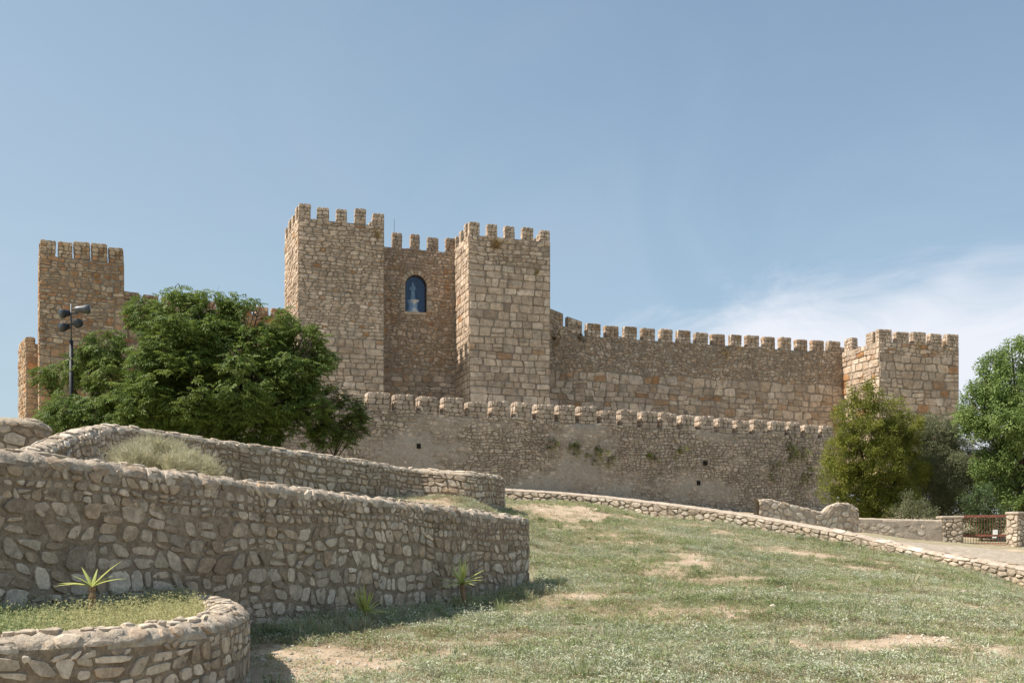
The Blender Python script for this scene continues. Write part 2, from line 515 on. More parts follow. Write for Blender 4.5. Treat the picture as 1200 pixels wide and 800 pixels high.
# bare patches: photo pixel, half width and half depth in metres, strength
PATCH = [(668, 599, 3.4, 1.6, 1.0), (640, 603, 1.8, 1.2, .9), (815, 660, 1.5, 1.6, 1.0), (790, 672, 1.4, 0.8, .8), (762, 623, 1.2, .6, .8), (700, 701, 1.8, .35, .9), (650, 697, 1.0, .4, .8),
         (360, 778, 1.8, 1.1, 1.1), (430, 778, 1.3, .7, .9), (330, 795, 1.9, .8, 1.), (400, 792, 1.2, .5, .8), (490, 765, .9, .3, .6), (985, 655, 2.6, .5, .8), (1030, 668, 2.2, .4, .9), (930, 640, 2.4, .4, .6), (1010, 676, 1.6, .3, .8), (880, 719, 1.0, .3, .8),
         (690, 738, 1.2, .35, .7), (770, 735, .6, .3, .7), (1080, 755, 2.2, .7, 1.1), (1030, 762, 1.6, .5, 1.), (1130, 768, 1.7, .5, .9), (930, 650, 1.6, .4, .9), (1075, 680, 1.7, .4, .9), (1110, 690, 1.5, .4, .8), (900, 643, 1.5, .35, .8), (640, 712, 1.2, .5, .7), (610, 720, 1.3, .3, .8), (1160, 745, 1.6, .4, .8), (700, 618, 1.2, .7, .6), (740, 635, 1., .5, .6), (1150, 712, 1.6, .5, .9), (1190, 716, .8, .4, .8), (1080, 690, .8, .3, .6),
         (960, 758, .7, .3, .6), (600, 745, .7, .3, .7), (560, 757, .7, .3, .6), (880, 664, .7, .5, .7), (1180, 690, .8, .3, .7), (560, 590, 1.5, .8, .4), (880, 628, 1.8, .5, .5), (1100, 664, 1.6, .5, .7), (1040, 790, .8, .3, .5), (820, 745, .5, .2, .5)]
PW = []
for px, py, a, b, s_ in PATCH:
    h = ray_ground(px, py)
    if h:
        PW.append((h[0], h[1], a, b, s_))


def bare(x, y):
    x, y = np.asarray(x, float), np.asarray(y, float)
    o = np.zeros(x.shape)
    wob = 0.5 * vnoise(x, y, 2.3, 11) + 0.5 * vnoise(x, y, 6.0, 12) + 0.6 * vnoise(x, y, 13.0, 16)
    for cx, cy, a, b, s_ in PW:
        k_ = 0.95 if a > 1.7 else 0.62
        d = np.sqrt(((x - cx) / (a * k_)) ** 2 + ((y - cy) / (b * 1.5)) ** 2)
        o = np.maximum(o, 1.15 * s_ * np.clip((1.2 - d + wob * 1.5) * 0.95, 0, 1))
    o = np.maximum(o, 0.8 * np.clip((vnoise(x, y, 1.3, 21) + 0.7 * vnoise(x, y, 3.9, 22) + 0.5 * vnoise(x, y, 9.5, 23) + 0.06) * 1.25, 0, 1))
    return o


def fresh(x, y):
    return np.clip((np.asarray(y) - 12.5) / 5, 0.15, 1) * np.clip((vnoise(x, y, 0.9, 31) + 0.5 * vnoise(x, y, 2.9, 32)) * 1.6 + 0.4, 0, 1)


# ground sheet: fine where the photograph looks, coarse to the horizon
def axis(lo, hi, step, out):
    a = list(np.arange(lo, hi + 1e-6, step))
    s_, v = step, hi
    r = []
    while v < out:
        s_ *= 1.35
        v += s_
        r.append(v)
    s_, v = step, lo
    l = []
    while v > -out:
        s_ *= 1.35
        v -= s_
        l.append(v)
    return np.array(l[::-1] + a + r)


gx, gy = axis(-16, 24, 0.24, 4000), axis(7, 50, 0.24, 4000)
X, Y = np.meshgrid(gx, gy)
Z = ground(X, Y)
nx, ny = len(gx), len(gy)
vv = np.stack([X.ravel(), Y.ravel(), Z.ravel()], 1)
ii = np.arange(nx * ny).reshape(ny, nx)
ff = np.stack([ii[:-1, :-1].ravel(), ii[:-1, 1:].ravel(), ii[1:, 1:].ravel(), ii[1:, :-1].ravel()], 1)

m, t = mat_new('dry_earth')
g = t.n('ShaderNodeNewGeometry').outputs['Position']
ba = t.n('ShaderNodeAttribute', attribute_name='bare').outputs['Fac']
n1, n2, n3 = t.noise(g, 0.8, 6, 0.65), t.noise(g, 7, 6, 0.7), t.noise(g, 38, 3, 0.7)
earth = t.mix(t.mapr(n1, 0.3, 0.7), (0.42, 0.31, 0.21), (0.55, 0.43, 0.31))
earth = t.mix(t.math('MULTIPLY', t.mapr(n2, 0.55, 0.72), 0.5), earth, (0.24, 0.17, 0.115))
earth = t.mix(t.mapr(n3, 0.62, 0.72), earth, (0.55, 0.48, 0.39))
n4 = t.noise(g, 14, 5, 0.75)
earth = t.mix(t.math('MULTIPLY', t.mapr(n4, 0.52, 0.66), 0.55), earth, (0.27, 0.19, 0.13))
earth = t.mix(t.math('MULTIPLY', t.mapr(t.noise(g, 5, 5, 0.75, 1.0), 0.56, 0.68), 0.6), earth, (0.33, 0.30, 0.19))
moss = t.mix(t.mapr(n2, 0.3, 0.7), (0.27, 0.255, 0.155), (0.40, 0.375, 0.25))
moss = t.mix(t.mapr(n3, 0.35, 0.65), moss, (0.33, 0.26, 0.17))
thr = t.math('ADD', ba, t.math('MULTIPLY', t.math('SUBTRACT', n2, 0.5), 0.9))
c = t.mix(t.mapr(thr, 0.25, 0.6), moss, earth)
finish_mat(t, c, 0.95, t.math('MULTIPLY_ADD', n3, 0.4, n2), 0.9, 0.04, 0.1)
M['earth'] = m
me = bpy.data.meshes.new('ground')
me.vertices.add(len(vv))
me.vertices.foreach_set('co', vv.astype(np.float32).ravel())
me.loops.add(ff.size)
me.loops.foreach_set('vertex_index', ff.astype(np.int32).ravel())
me.polygons.add(len(ff))
me.polygons.foreach_set('loop_start', np.arange(0, ff.size, 4, dtype=np.int32))
me.polygons.foreach_set('use_smooth', np.ones(len(ff), dtype=bool))
me.update(calc_edges=True)
me.materials.append(M['earth'])
at = me.attributes.new('bare', 'FLOAT', 'POINT')
at.data.foreach_set('value', bare(vv[:, 0], vv[:, 1]).astype(np.float32))
tag(link('ground', me), kind='structure')

# dusty track on the upper side of the low wall, leading past the gate
lowc = cat(LOW, 8)
tv, tf, cnt = [], [], 0
sel = [p for p in lowc if p[0] > 9.5]
NW = 9
for p in sel:
    wdt = min(1.0, (p[0] - 9.5) / 4.0) * 6.5 + 0.6
    for k in range(NW):
        q = k / (NW - 1)
        x, y = p[0] + 0.25 + q * wdt * 0.35, p[1] + 0.45 + q * wdt
        tv.append((x, y))
tv = np.array(tv)
th = ground(tv[:, 0], tv[:, 1]) + 0.03
tvv = np.column_stack([tv, th])
for i in range(len(sel) - 1):
    for k in range(NW - 1):
        a = i * NW + k
        tf.append((a, a + NW, a + NW + 1, a + 1) if True else None)
me = new_mesh('dirt_track', tvv, [tuple(reversed(f_)) for f_ in tf], mortar_mat('pale_track_dust', (0.37, 0.305, 0.235), (0.50, 0.42, 0.335), 4.0, 0.06, 0.5), True)
tag(link('dirt_track', me), kind='structure')


# ------------------------------------------------------------------ masonry
class Skin:
    """a masonry face that follows a path: u along it, v down from the spring of the coping, v < 0 over the coping and down the back.
    pts = (x, y, top z); r = half thickness, rh = rise of the coping; the face looks to the right of the direction of travel."""
    def __init__(s, pts, r=0.25, rh=0.0, end_cap=False):
        P = np.array(pts, dtype=float)
        s.r, s.rh = r, rh
        s.uend = None
        if end_cap:
            tdir = P[-1, :2] - P[-3, :2]
            tdir /= np.linalg.norm(tdir)
            left = np.array([-tdir[1], tdir[0]])
            c = P[-1, :2] + left * r
            L0 = np.linalg.norm(np.diff(P[:, :2], axis=0), axis=1).sum()
            s.uend = L0
            a0 = math.atan2(-left[1], -left[0])
            arc = [(c[0] + r * math.cos(a0 + q), c[1] + r * math.sin(a0 + q), P[-1, 2]) for q in np.linspace(0.2, math.pi, 12)]
            P = np.vstack([P, arc])
        seg = np.linalg.norm(np.diff(P[:, :2], axis=0), axis=1)
        s.U = np.concatenate([[0], np.cumsum(seg)])
        s.L = s.U[-1]
        s.P = P
        T = np.gradient(P[:, :2], axis=0) if len(P) > 2 else np.repeat((P[1:, :2] - P[:1, :2]), 2, axis=0)
        T /= np.linalg.norm(T, axis=1)[:, None] + 1e-12
        s.T = T
        s.rm = max(1e-6, (r + rh) / 2)

    def at(s, u, v, h):
        u, v, h = np.broadcast_arrays(np.asarray(u, float), np.asarray(v, float), np.asarray(h, float))
        x, y, z = (np.interp(u, s.U, s.P[:, k]) for k in range(3))
        tx, ty = np.interp(u, s.U, s.T[:, 0]), np.interp(u, s.U, s.T[:, 1])
        l = np.hypot(tx, ty) + 1e-12
        tx, ty = tx / l, ty / l
        n0, n1 = ty, -tx
        if s.rh > 0:
            a = np.clip(-v / s.rm, 0, math.pi)
            back = np.maximum(0, -v - math.pi * s.rm)
            if s.uend is not None:
                over = np.clip((u - s.uend) / (s.r * 0.5), 0, 1)
                a = np.where(over > 0, np.minimum(a, math.pi * (1 - 0.5 * over)), a)
                back = np.where(over > 0, 0, back)
            io = s.r * (1 - np.cos(a))
            hh = np.cos(a) * h
            z_ = z - s.rh + s.rh * np.sin(a) + np.sin(a) * h - np.maximum(v, 0) - back
            return np.stack([x - n0 * io + n0 * hh, y - n1 * io + n1 * hh, z_], -1)
        return np.stack([x + n0 * h, y + n1 * h, z - v], -1)


def body(S, name, mat, parent, depth, back=1.2, du=0.12, dv=0.12, amp=0.02, base=0.0, fq=5.0, capmat=None, capamp=None, u0=0.0, u1=None, kind=None):
    """the mortar core of a wall as a displaced sheet with real coping and back"""
    u1 = S.L if u1 is None else u1
    nu = max(2, int((u1 - u0) / du) + 1)
    top = -(math.pi * S.rm + back) if S.rh > 0 else 0
    nv = max(2, int((depth - top) / dv) + 1)
    us = np.linspace(u0, u1, nu)
    vs = np.linspace(top, depth, nv)
    Ug, Vg = np.meshgrid(us, vs)
    p0 = S.at(Ug, Vg, 0.0)
    fl = p0.reshape(-1, 3)
    hn = np.array([noise.fractal(Vector(q * fq), 0.8, 2.1, 3) for q in fl]).reshape(Ug.shape)
    am = np.full(Ug.shape, amp)
    if capamp:
        am = amp + (capamp - amp) * np.clip((0.12 - Vg) / 0.2, 0, 1) * (Vg > -math.pi * S.rm)
    P = S.at(Ug, Vg, base + hn * am).reshape(-1, 3)
    I = np.arange(nu * nv).reshape(nv, nu)
    f = np.stack([I[1:, :-1].ravel(), I[1:, 1:].ravel(), I[:-1, 1:].ravel(), I[:-1, :-1].ravel()], 1)
    vmid = ((Vg[1:, :-1] + Vg[:-1, :-1]) / 2).ravel()
    if capmat is not None and S.rh > 0:
        umid = ((Ug[1:, :-1] + Ug[1:, 1:]) / 2).ravel()
        is_cap = (vmid < 0.0 + 0.09 * vnoise(umid, vmid, 4.0, 7)) & (vmid > -math.pi * S.rm - 0.02)
        a = part(name, P, f[~is_cap].tolist(), mat, parent, True, kind=kind)
        bb = part('coping', P, f[is_cap].tolist(), capmat, parent, True)
        return a, bb
    return part(name, P, f.tolist(), mat, parent, True, kind=kind), None


def power_cells(pts, rad, asp, box):
    """power diagram of the points (u, v) with radii; u is squeezed by asp for the metric; list of polygons"""
    kd = kdtree.KDTree(len(pts))
    for i, p in enumerate(pts):
        kd.insert((p[0] / asp, p[1], 0), i)
    kd.balance()
    out = []
    x0, x1, y0, y1 = box
    x0, x1 = x0 / asp, x1 / asp
    for i, p in enumerate(pts):
        cx, cy, R = p[0] / asp, p[1], rad[i]
        k = R * 2.2
        poly = [(max(x0, cx - k), max(y0, cy - k)), (min(x1, cx + k), max(y0, cy - k)), (min(x1, cx + k), min(y1, cy + k)), (max(x0, cx - k), min(y1, cy + k))]
        for co, j, d in kd.find_n((cx, cy, 0), 18):
            if j == i or d < 1e-6:
                continue
            ex, ey = co[0] - cx, co[1] - cy
            lim = (d * d + 0.5 * (R * R - rad[j] ** 2)) / 2          # e . (q - p) <= lim
            ok = [(q[0] - cx) * ex + (q[1] - cy) * ey - lim for q in poly]
            if max(ok) <= 0:
                continue
            n = len(poly)
            new = []
            for a in range(n):
                b = (a + 1) % n
                da, db = ok[a], ok[b]
                if da <= 0:
                    new.append(poly[a])
                if (da < 0 < db) or (db < 0 < da):
                    tt = da / (da - db)
                    new.append((poly[a][0] + (poly[b][0] - poly[a][0]) * tt, poly[a][1] + (poly[b][1] - poly[a][1]) * tt))
            poly = new
            if len(poly) < 3:
                break
        if len(poly) >= 3:
            out.append(np.array([(q[0] * asp, q[1]) for q in poly]))
    return out


def rubble(u0, u1, v0, v1, sizes, asp, rng, pack=0.9):
    """random rubble: sizes = [(radius, tries per square metre)] big first"""
    pts, rad = [], []
    cell = sizes[0][0] * 2
    grid = {}
    A = (u1 - u0) * (v1 - v0)
    for r, per in sizes:
        for _ in range(int(A * per)):
            u, v = rng.uniform(u0, u1), rng.uniform(v0, v1)
            rr = r * rng.uniform(0.8, 1.15)
            gu, gv = int(u / asp // cell), int(v // cell)
            ok = True
            for a in (-1, 0, 1):
                for b in (-1, 0, 1):
                    for j in grid.get((gu + a, gv + b), ()):
                        q = pts[j]
                        if math.hypot((q[0] - u) / asp, q[1] - v) < (rr + rad[j]) * pack:
                            ok = False
                            break
                    if not ok:
                        break
                if not ok:
                    break
            if ok:
                grid.setdefault((gu, gv), []).append(len(pts))
                pts.append((u, v))
                rad.append(rr)
    return power_cells(pts, rad, asp, (u0, u1, v0, v1))


def courses(u0, u1, v0, v1, hs, ws, rng, jit=0.12, split=0.2, wave=0.02):
    """rough coursed blocks: row heights hs and block widths ws as (min, max); polygons in u, v"""
    out = []
    v = v0
    rows = []
    while v < v1 - hs[0] * 0.4:
        h = rng.uniform(*hs)
        rows.append((v, min(v + h, v1)))
        v += h
    ph = rng.uniform(0, 6)

    def wv(u, v):
        return wave * (math.sin(u * 0.9 + v * 2.1 + ph) + 0.6 * math.sin(u * 2.7 - v * 1.3 + ph * 2))
    for (a, b) in rows:
        h = b - a
        edges = [u0]
        while edges[-1] < u1 - ws[0] * 0.6:
            edges.append(edges[-1] + rng.uniform(*ws) * (0.7 if rng.random() < 0.25 else 1))
        if u1 - edges[-1] < ws[0] * 0.6:
            edges[-1] = u1
        else:
            edges.append(u1)
        lean = [rng.uniform(-1, 1) * jit * h * 0.8 if 0 < i < len(edges) - 1 else 0 for i in range(len(edges))]
        for i in range(len(edges) - 1):
            l, r = edges[i], edges[i + 1]
            subs = [(a, b)]
            if rng.random() < split and h > hs[0] * 1.1:
                mm = a + h * rng.uniform(0.35, 0.65)
                subs = [(a, mm), (mm, b)]
            for (c, d) in subs:
                def X_(e, ln, v_):
                    return e + ln * ((v_ - a) / h - 0.5) * 2
                q = [(X_(l, lean[i], c), c), (X_(r, lean[i + 1], c), c), (X_(r, lean[i + 1], d), d), (X_(l, lean[i], d), d)]
                j = jit * min(h, r - l) * 0.5
                q = [(min(u1, max(u0, x + rng.uniform(-j, j))), y + wv(x, y) + rng.uniform(-j, j) * 0.7) for x, y in q]
                out.append(np.array(q))
    return out


def shape_poly(P, inset, cut, rng, nmax=9):
    """inset, corner-cut and thin out a polygon; None when nothing is left"""
    P = P[::1]
    c = P.mean(axis=0)
    n = len(P)
    Q = []
    for i in range(n):
        a, b, d = P[i - 1], P[i], P[(i + 1) % n]
        Q.append(b + (a - b) * cut * rng.uniform(0.6, 1.2))
        Q.append(b + (d - b) * cut * rng.uniform(0.6, 1.2))
    Q = np.array(Q)
    d = Q - c
    l = np.linalg.norm(d, axis=1)
    if l.max() < inset * 1.8:
        return None, None
    Q = c + d * (np.maximum(0.35, (1 - inset / np.maximum(l, 1e-6))) * np.array([rng.uniform(0.9, 1.03) for _ in range(len(Q))]))[:, None]
    while len(Q) > nmax:
        e = np.linalg.norm(np.roll(Q, -1, axis=0) - Q, axis=1)
        k = int(e.argmin())
        k2 = (k + 1) % len(Q)
        Q[k] = (Q[k] + Q[k2]) / 2
        Q = np.delete(Q, k2, axis=0)
    # same turning sense for all
    x, y = Q[:, 0], Q[:, 1]
    if (x * np.roll(y, -1) - y * np.roll(x, -1)).sum() > 0:
        Q = Q[::-1]
    return Q, c


class Stones:
    """collects the stones of one wall and links the largest as parts, the rest as one part of small stones"""
    def __init__(s, root, mat, seed, minpx=9.0, limit=300, hide=None, local=False):
        s.root, s.mat, s.rng = root, mat, random.Random(seed)
        s.items = []
        s.minpx, s.limit, s.hide, s.local = minpx, limit, hide, local

    def add(s, S, polys, palette, proud=0.04, inset=0.02, cut=0.25, sink=0.05, dome=0.3, nmax=9, skip=None, gcheck=True, vary=0.5, tone=None, rough=0.0):
        rng = s.rng
        for P in polys:
            if skip is not None and skip(P):
                continue
            if rough > 0:
                cm = P.mean(axis=0)
                P = cm + (P - cm) * np.array([1 - rough * rng.random() * 0.8, 1 - rough * rng.random()])
            Q, c = shape_poly(P, inset * (1 if rough == 0 else rng.uniform(0.5, 1.7)), cut, rng, nmax)
            if Q is None:
                continue
            n = len(Q)
            pr = proud * rng.uniform(1 - vary, 1 + vary)
            d = Q - c
            tilt = np.array([rng.uniform(-1, 1), rng.uniform(-1, 1)]) * 0.10
            size = np.abs(d).max() + 1e-6
            h1 = pr * 0.80 + (d @ tilt) * 0.45
            h2 = pr + (d @ tilt) * 0.6 + np.array([rng.uniform(-1, 1) for _ in range(n)]) * pr * 0.16
            r1 = 0.965
            r2 = 1 - dome * rng.uniform(0.7, 1.2)
            uv = np.vstack([Q, c + d * r1, c + d * r2, c[None]])
            hh = np.concatenate([np.full(n, -sink), h1, h2, [pr * rng.uniform(0.92, 1.12)]])
            V = S.at(uv[:, 0], uv[:, 1], hh)
            if gcheck:
                top = V[:, 2].max()
                cc = V[-1]
                if cc[1] < 60 and top < gz(cc[0], cc[1] - 0.05) - 0.02:
                    continue
            f = []
            for i in range(n):
                j = (i + 1) % n
                f.append((i, j, n + j, n + i))
                f.append((n + i, n + j, 2 * n + j, 2 * n + i))
                f.append((2 * n + i, 2 * n + j, 3 * n))
            col = rng.choice(palette)
            k = rng.uniform(0.84, 1.17)
            kk = rng.uniform(-0.02, 0.02)
            col = [min(1, max(0.01, q * k * (1 + kk * (1 - i)))) for i, q in enumerate(col)]
            if tone is not None:
                col = tone(c, col, rng)
            if s.local:
                px = 0
            else:
                X_ = 600 + F * V[:, 0] / V[:, 1]
                Y_ = 640 - F * (V[:, 2] - E) / V[:, 1]
                px = max(np.ptp(X_), np.ptp(Y_))
                mx_, my_ = X_.mean(), Y_.mean()
                if not (0 < mx_ < 1200 and 0 < my_ < 800) or (s.hide is not None and s.hide(mx_, my_)):
                    px = 0
                px = px * (0.4 if min(np.ptp(X_), np.ptp(Y_)) < 3 else 1)
            s.items.append((px, V, f, col))

    def finish(s, name='stone', rest='small_stones'):
        s.items.sort(key=lambda q: -q[0])
        big = [q for q in s.items[:s.limit] if q[0] >= s.minpx]
        small = s.items[len(big):]
        off = np.zeros(3)
        p = s.root
        while p is not None:
            off += np.array(p.location)
            p = p.parent
        for px, V, f, col in big:
            c = V.mean(axis=0)
            me = new_mesh(name, V - c, f, s.mat, False, [(*col, 1)] * len(V))
            o = bpy.data.objects.new(name, me)
            COL.objects.link(o)
            o.parent = s.root
            o.location = c - off
        if small:
            return s.join(small, rest, off)

    def join(s, items, name, off):
        vs, fs, cs, k = [], [], [], 0
        for px, V, f, col in items:
            vs.append(V)
            fs += [tuple(i + k for i in q) for q in f]
            cs += [(*col, 1)] * len(V)
            k += len(V)
        V = np.vstack(vs)
        c = V.mean(axis=0)
        me = new_mesh(name, V - c, fs, s.mat, False, cs)
        o = link(name, me, s.root, 'stuff')
        o.location = c - off
        return o


PAL_C = [(0.53, 0.432, 0.335), (0.49, 0.395, 0.30), (0.58, 0.48, 0.38), (0.44, 0.35, 0.265), (0.52, 0.42, 0.32), (0.55, 0.45, 0.345)]
PAL_W = [(0.48, 0.395, 0.31), (0.44, 0.355, 0.275), (0.54, 0.45, 0.36), (0.38, 0.30, 0.225), (0.46, 0.365, 0.27), (0.41, 0.29, 0.195)]
PAL_F = [(0.46, 0.37, 0.265), (0.42, 0.33, 0.23), (0.50, 0.41, 0.30), (0.42, 0.28, 0.17), (0.46, 0.35, 0.24), (0.38, 0.29, 0.20), (0.42, 0.245, 0.135)]
PAL_K = [(0.49, 0.41, 0.33), (0.44, 0.365, 0.29), (0.53, 0.45, 0.365), (0.39, 0.32, 0.25), (0.50, 0.42, 0.34)]
PAL_G = [(0.44, 0.375, 0.305), (0.39, 0.33, 0.265), (0.50, 0.435, 0.36), (0.35, 0.285, 0.22), (0.42, 0.355, 0.28), (0.33, 0.26, 0.195), (0.43, 0.37, 0.305), (0.47, 0.41, 0.34), (0.38, 0.30, 0.225)]
PAL_G = [(min(.6, a * 1.15), b * 1.09, c * 1.04) for a, b, c in PAL_G]
PAL_C, PAL_W, PAL_F, PAL_K = [[(min(.62, a * 1.07), b * 1.01, c * 0.975) for a, b, c in P_] for P_ in (PAL_C, PAL_W, PAL_F, PAL_K)]
PAL_L = [(0.55, 0.45, 0.35), (0.49, 0.40, 0.31), (0.62, 0.53, 0.425), (0.42, 0.34, 0.255), (0.53, 0.43, 0.325)]
ORANGE = (0.42, 0.215, 0.095)

# ------------------------------------------------------------------ castle: towers and curtain walls
A18 = RAD(18)


def dirs(a):
    return np.array([math.cos(a), math.sin(a)]), np.array([-math.sin(a), math.cos(a)])


merlon_cache = {}


def merlon_mesh(w_, t_, h_, pal, key, var, stone_h=(0.24, 0.36), stone_w=(0.28, 0.5), mat='castle', proud=0.02):
    """a battlement block of small stones: local x along the wall, y inwards, z up from its foot"""
    k = (key, var)
    if k in merlon_cache:
        return merlon_cache[k]
    rng = random.Random(hash(key) % 9999 if isinstance(key, int) else sum(map(ord, key)) + var * 17)
    root = None
    st = Stones(None, M[mat], rng.random(), local=True)
    x0, x1 = -w_ / 2, w_ / 2
    hj = h_ * rng.uniform(0.93, 1.05)
    lean = rng.uniform(-0.05, 0.05)
    cor = [(x0, t_), (x0, 0), (x1, 0), (x1, t_), (x0, t_)]
    for i in range(4):
        a, b = cor[i], cor[i + 1]
        S = Skin([(a[0], a[1], hj), (b[0], b[1], hj)])
        L = S.L
        st.add(S, courses(0, L, 0, hj + 0.02, stone_h, stone_w, rng, 0.25, 0.2, 0.01), pal, proud, 0.014, 0.22, 0.05, 0.3, 8, gcheck=False)
    # top stones
    class Top:
        def at(s_, u, v, h):
            u, v, h = np.broadcast_arrays(np.asarray(u, float), np.asarray(v, float), np.asarray(h, float))
            return np.stack([x0 + u, t_ - v, hj + h], -1)
    st.add(Top(), courses(0, w_, 0, t_, (0.3, 0.4), stone_w, rng, 0.3, 0.2, 0.0), pal, proud * 1.6, 0.012, 0.25, 0.05, 0.3, 8, gcheck=False)
    vs, fs, cs, n = [], [], [], 0
    for px, V, f, col in st.items:
        vs.append(V)
        fs += [tuple(i + n for i in q) for q in f]
        cs += [(*col, 1)] * len(V)
        n += len(V)
    bv, bf = box_vf((0, t_ / 2, hj / 2 - 0.03), (w_ - 0.03, t_ - 0.03, hj - 0.02))
    vs.append(np.array(bv))
    fs += [tuple(i + n for i in q) for q in bf]
    cs += [(0.2, 0.16, 0.12, 1)] * 8
    V = np.vstack(vs)
    V[:, 0] += lean * V[:, 2]
    me = new_mesh('merlon', V, fs, M[mat], False, cs)
    merlon_cache[k] = me
    return me


def merlon_row(root, a, b, z, w_, gap, t_, h_, pal, key, rng, name='merlon', start=0.0, end=0.0, count=None, skip_first=False, **kw):
    """merlons along the line a-b (plan), outer face on the line, body to its left"""
    a, b = np.array(a, float), np.array(b, float)
    L = np.linalg.norm(b - a)
    t = (b - a) / L
    ang = math.atan2(t[1], t[0])
    usable = L - start - end
    n = count or max(2, int(round((usable + gap) / (w_ + gap))))
    step = (usable - w_) / (n - 1) if n > 1 else 0
    for i in range(n):
        if skip_first and i == 0:
            continue
        u = start + w_ / 2 + i * step
        me = merlon_mesh(w_, t_, h_, pal, key, rng.randrange(4), **kw)
        o = bpy.data.objects.new(name, me)
        COL.objects.link(o)
        o.parent = root
        p = a + t * u
        o.location = Vector((p[0], p[1], z - 0.02)) - Vector(root.location)
        o.rotation_euler = (rng.uniform(-.02, .02), rng.uniform(-0.02, 0.02), ang + rng.uniform(-0.03, 0.03))
        o.scale = (rng.uniform(0.88, 1.08), 1, rng.uniform(0.88, 1.08))


def solid_box(name, P4, z0, z1, mat, root, inset=0.0):
    """a block over four plan corners (counter-clockwise)"""
    v = [(p[0], p[1], z0) for p in P4] + [(p[0], p[1], z1) for p in P4]
    f = [(3, 2, 1, 0), (4, 5, 6, 7)] + [(i, (i + 1) % 4, 4 + (i + 1) % 4, 4 + i) for i in range(4)]
    return part(name, v, f, mat, root)


class Warp(Skin):
    """flat face whose mortar bulges over the stones in patches: smears of old render"""
    pass


def tower(name, label, FL, w_, d_, ang, ztop, zbase, front, left, merl, seed, pal, e_ang=None, mat='castle', joint='joint', hide=None, minpx=9.0, tone=None, cat_='tower', group=None, left_merl=None, proud=0.048):
    dd, _ = dirs(ang)
    _, ee = dirs(e_ang if e_ang is not None else ang)
    FL = np.array(FL, float)
    FR, BL, BR = FL + dd * w_, FL + ee * d_, FL + dd * w_ + ee * d_
    c = (FL + FR + BL + BR) / 4
    root = thing(name, (c[0], c[1], zbase), label, cat_, group)
    rng = random.Random(seed)
    solid_box('core', [FL, FR, BR, BL], zbase, ztop, M[joint], root)
    H = ztop - zbase
    st = Stones(root, M[mat], seed + 1, minpx, 300, hide)
    for face, (p, q) in ((front, (FL, FR)), (left, (BL, FL))):
        if face is None:
            continue
        S = Skin([(p[0], p[1], ztop), (q[0], q[1], ztop)])
        for (v0, v1, kind, kw, akw) in face:
            v1 = min(v1, H)
            if kind == 'c':
                polys = courses(0, S.L, v0, v1, rng=rng, **kw)
            else:
                polys = rubble(0, S.L, v0, v1, rng=rng, **kw)
            st.add(S, polys, pal, **{'proud': proud * 1.15, 'gcheck': False, 'tone': tone, **akw})
    st.finish()
    mw, mg, mt, mh, mk, cnt = merl
    merlon_row(root, FL, FR, ztop, mw, mg, mt, mh, pal, mk, rng, count=cnt)
    lm = left_merl or (mw, mg, None)
    merlon_row(root, BL, FL, ztop, lm[0], lm[1], mt, mh, pal, mk + 'l', rng, end=mt + lm[1] * 0.8, count=lm[2])
    merlon_row(root, FR, BR, ztop, mw, mg, mt, mh, pal, mk + 'r', rng, start=mt + mg * 0.8)
    merlon_row(root, BR, BL, ztop, mw, mg, mt, mh, pal, mk + 'b', rng, start=mt + mg, end=mt + mg)
    return root, dict(FL=FL, FR=FR, BL=BL, BR=BR, dd=dd, ee=ee)


def small(h=(0.17, 0.33), w_=(0.25, 0.62), jit=0.30, split=0.3):
    return dict(hs=h, ws=w_, jit=jit, split=split, wave=0.05)


def hide_tree(px, py):
    """what the crown of the big tree covers"""
    return (130 < px < 375 and py > 392) or (60 < px < 400 and py > 445)


def orange_tone(prob, dark=0.0):
    def f(c, col, rng):
        k = 0.5 + 0.5 * math.sin(c[0] * 1.3 + 2) * math.sin(c[1] * 0.9 + c[0] * 0.4)
        if rng.random() < prob * (0.3 + 1.6 * k):
            q = rng.uniform(0.5, 1)
            return [col[i] * (1 - q) + ORANGE[i] * q for i in range(3)]
        return col
    return f


pA = W(350, 255.5, 75)
zA = pA.z
rA, gA = tower('gate_tower', 'tallest square stone tower, left of the arched statue niche, with five battlements across its front', (pA.x, pA.y), 6.32, 6.3, A18, zA, E + 8.2,
      [(0, 5.2, 'c', small((0.20, 0.38), (0.3, 0.78)), dict(inset=0.028)), (5.2, 8.6, 'c', small((0.20, 0.36), (0.3, 0.8)), dict(inset=0.024, proud=0.03)),
       (8.6, 30, 'c', dict(hs=(0.42, 0.68), ws=(0.55, 1.25), jit=0.16, split=0.25, wave=0.03), dict(inset=0.026, cut=0.14))],
      [(0, 30, 'c', small((0.25, 0.42), (0.35, 0.9)), dict(inset=0.028))],
      (0.84, 0.53, 0.5, 1.06, 'gate', 5), 11, PAL_C, e_ang=RAD(21.5), hide=hide_tree, left_merl=(0.7, 0.55, 4), tone=orange_tone(0.03))
dd18, ee18 = dirs(A18)
FLB = gA['FL'] + dd18 * 12.95
rB, gB = tower('gate_tower', 'square ashlar stone tower right of the arched statue niche, joined to the long curtain wall', FLB, 6.65, 6.0, A18, zA, E + 8.2,
      [(0, 2.2, 'c', small((0.24, 0.42), (0.35, 0.85)), dict(inset=0.028)), (2.2, 30, 'c', dict(hs=(0.46, 0.82), ws=(0.6, 1.5), jit=0.12, split=0.16, wave=0.03), dict(inset=0.028, cut=0.12, dome=0.22))],
      [(0, 30, 'c', dict(hs=(0.40, 0.62), ws=(0.45, 1.1), jit=0.14, split=0.2, wave=0.02), dict(inset=0.024, cut=0.15))],
      (0.84, 0.60, 0.5, 1.0, 'gate', 5), 23, PAL_C, left_merl=(0.62, 0.5, 4), tone=orange_tone(0.02))

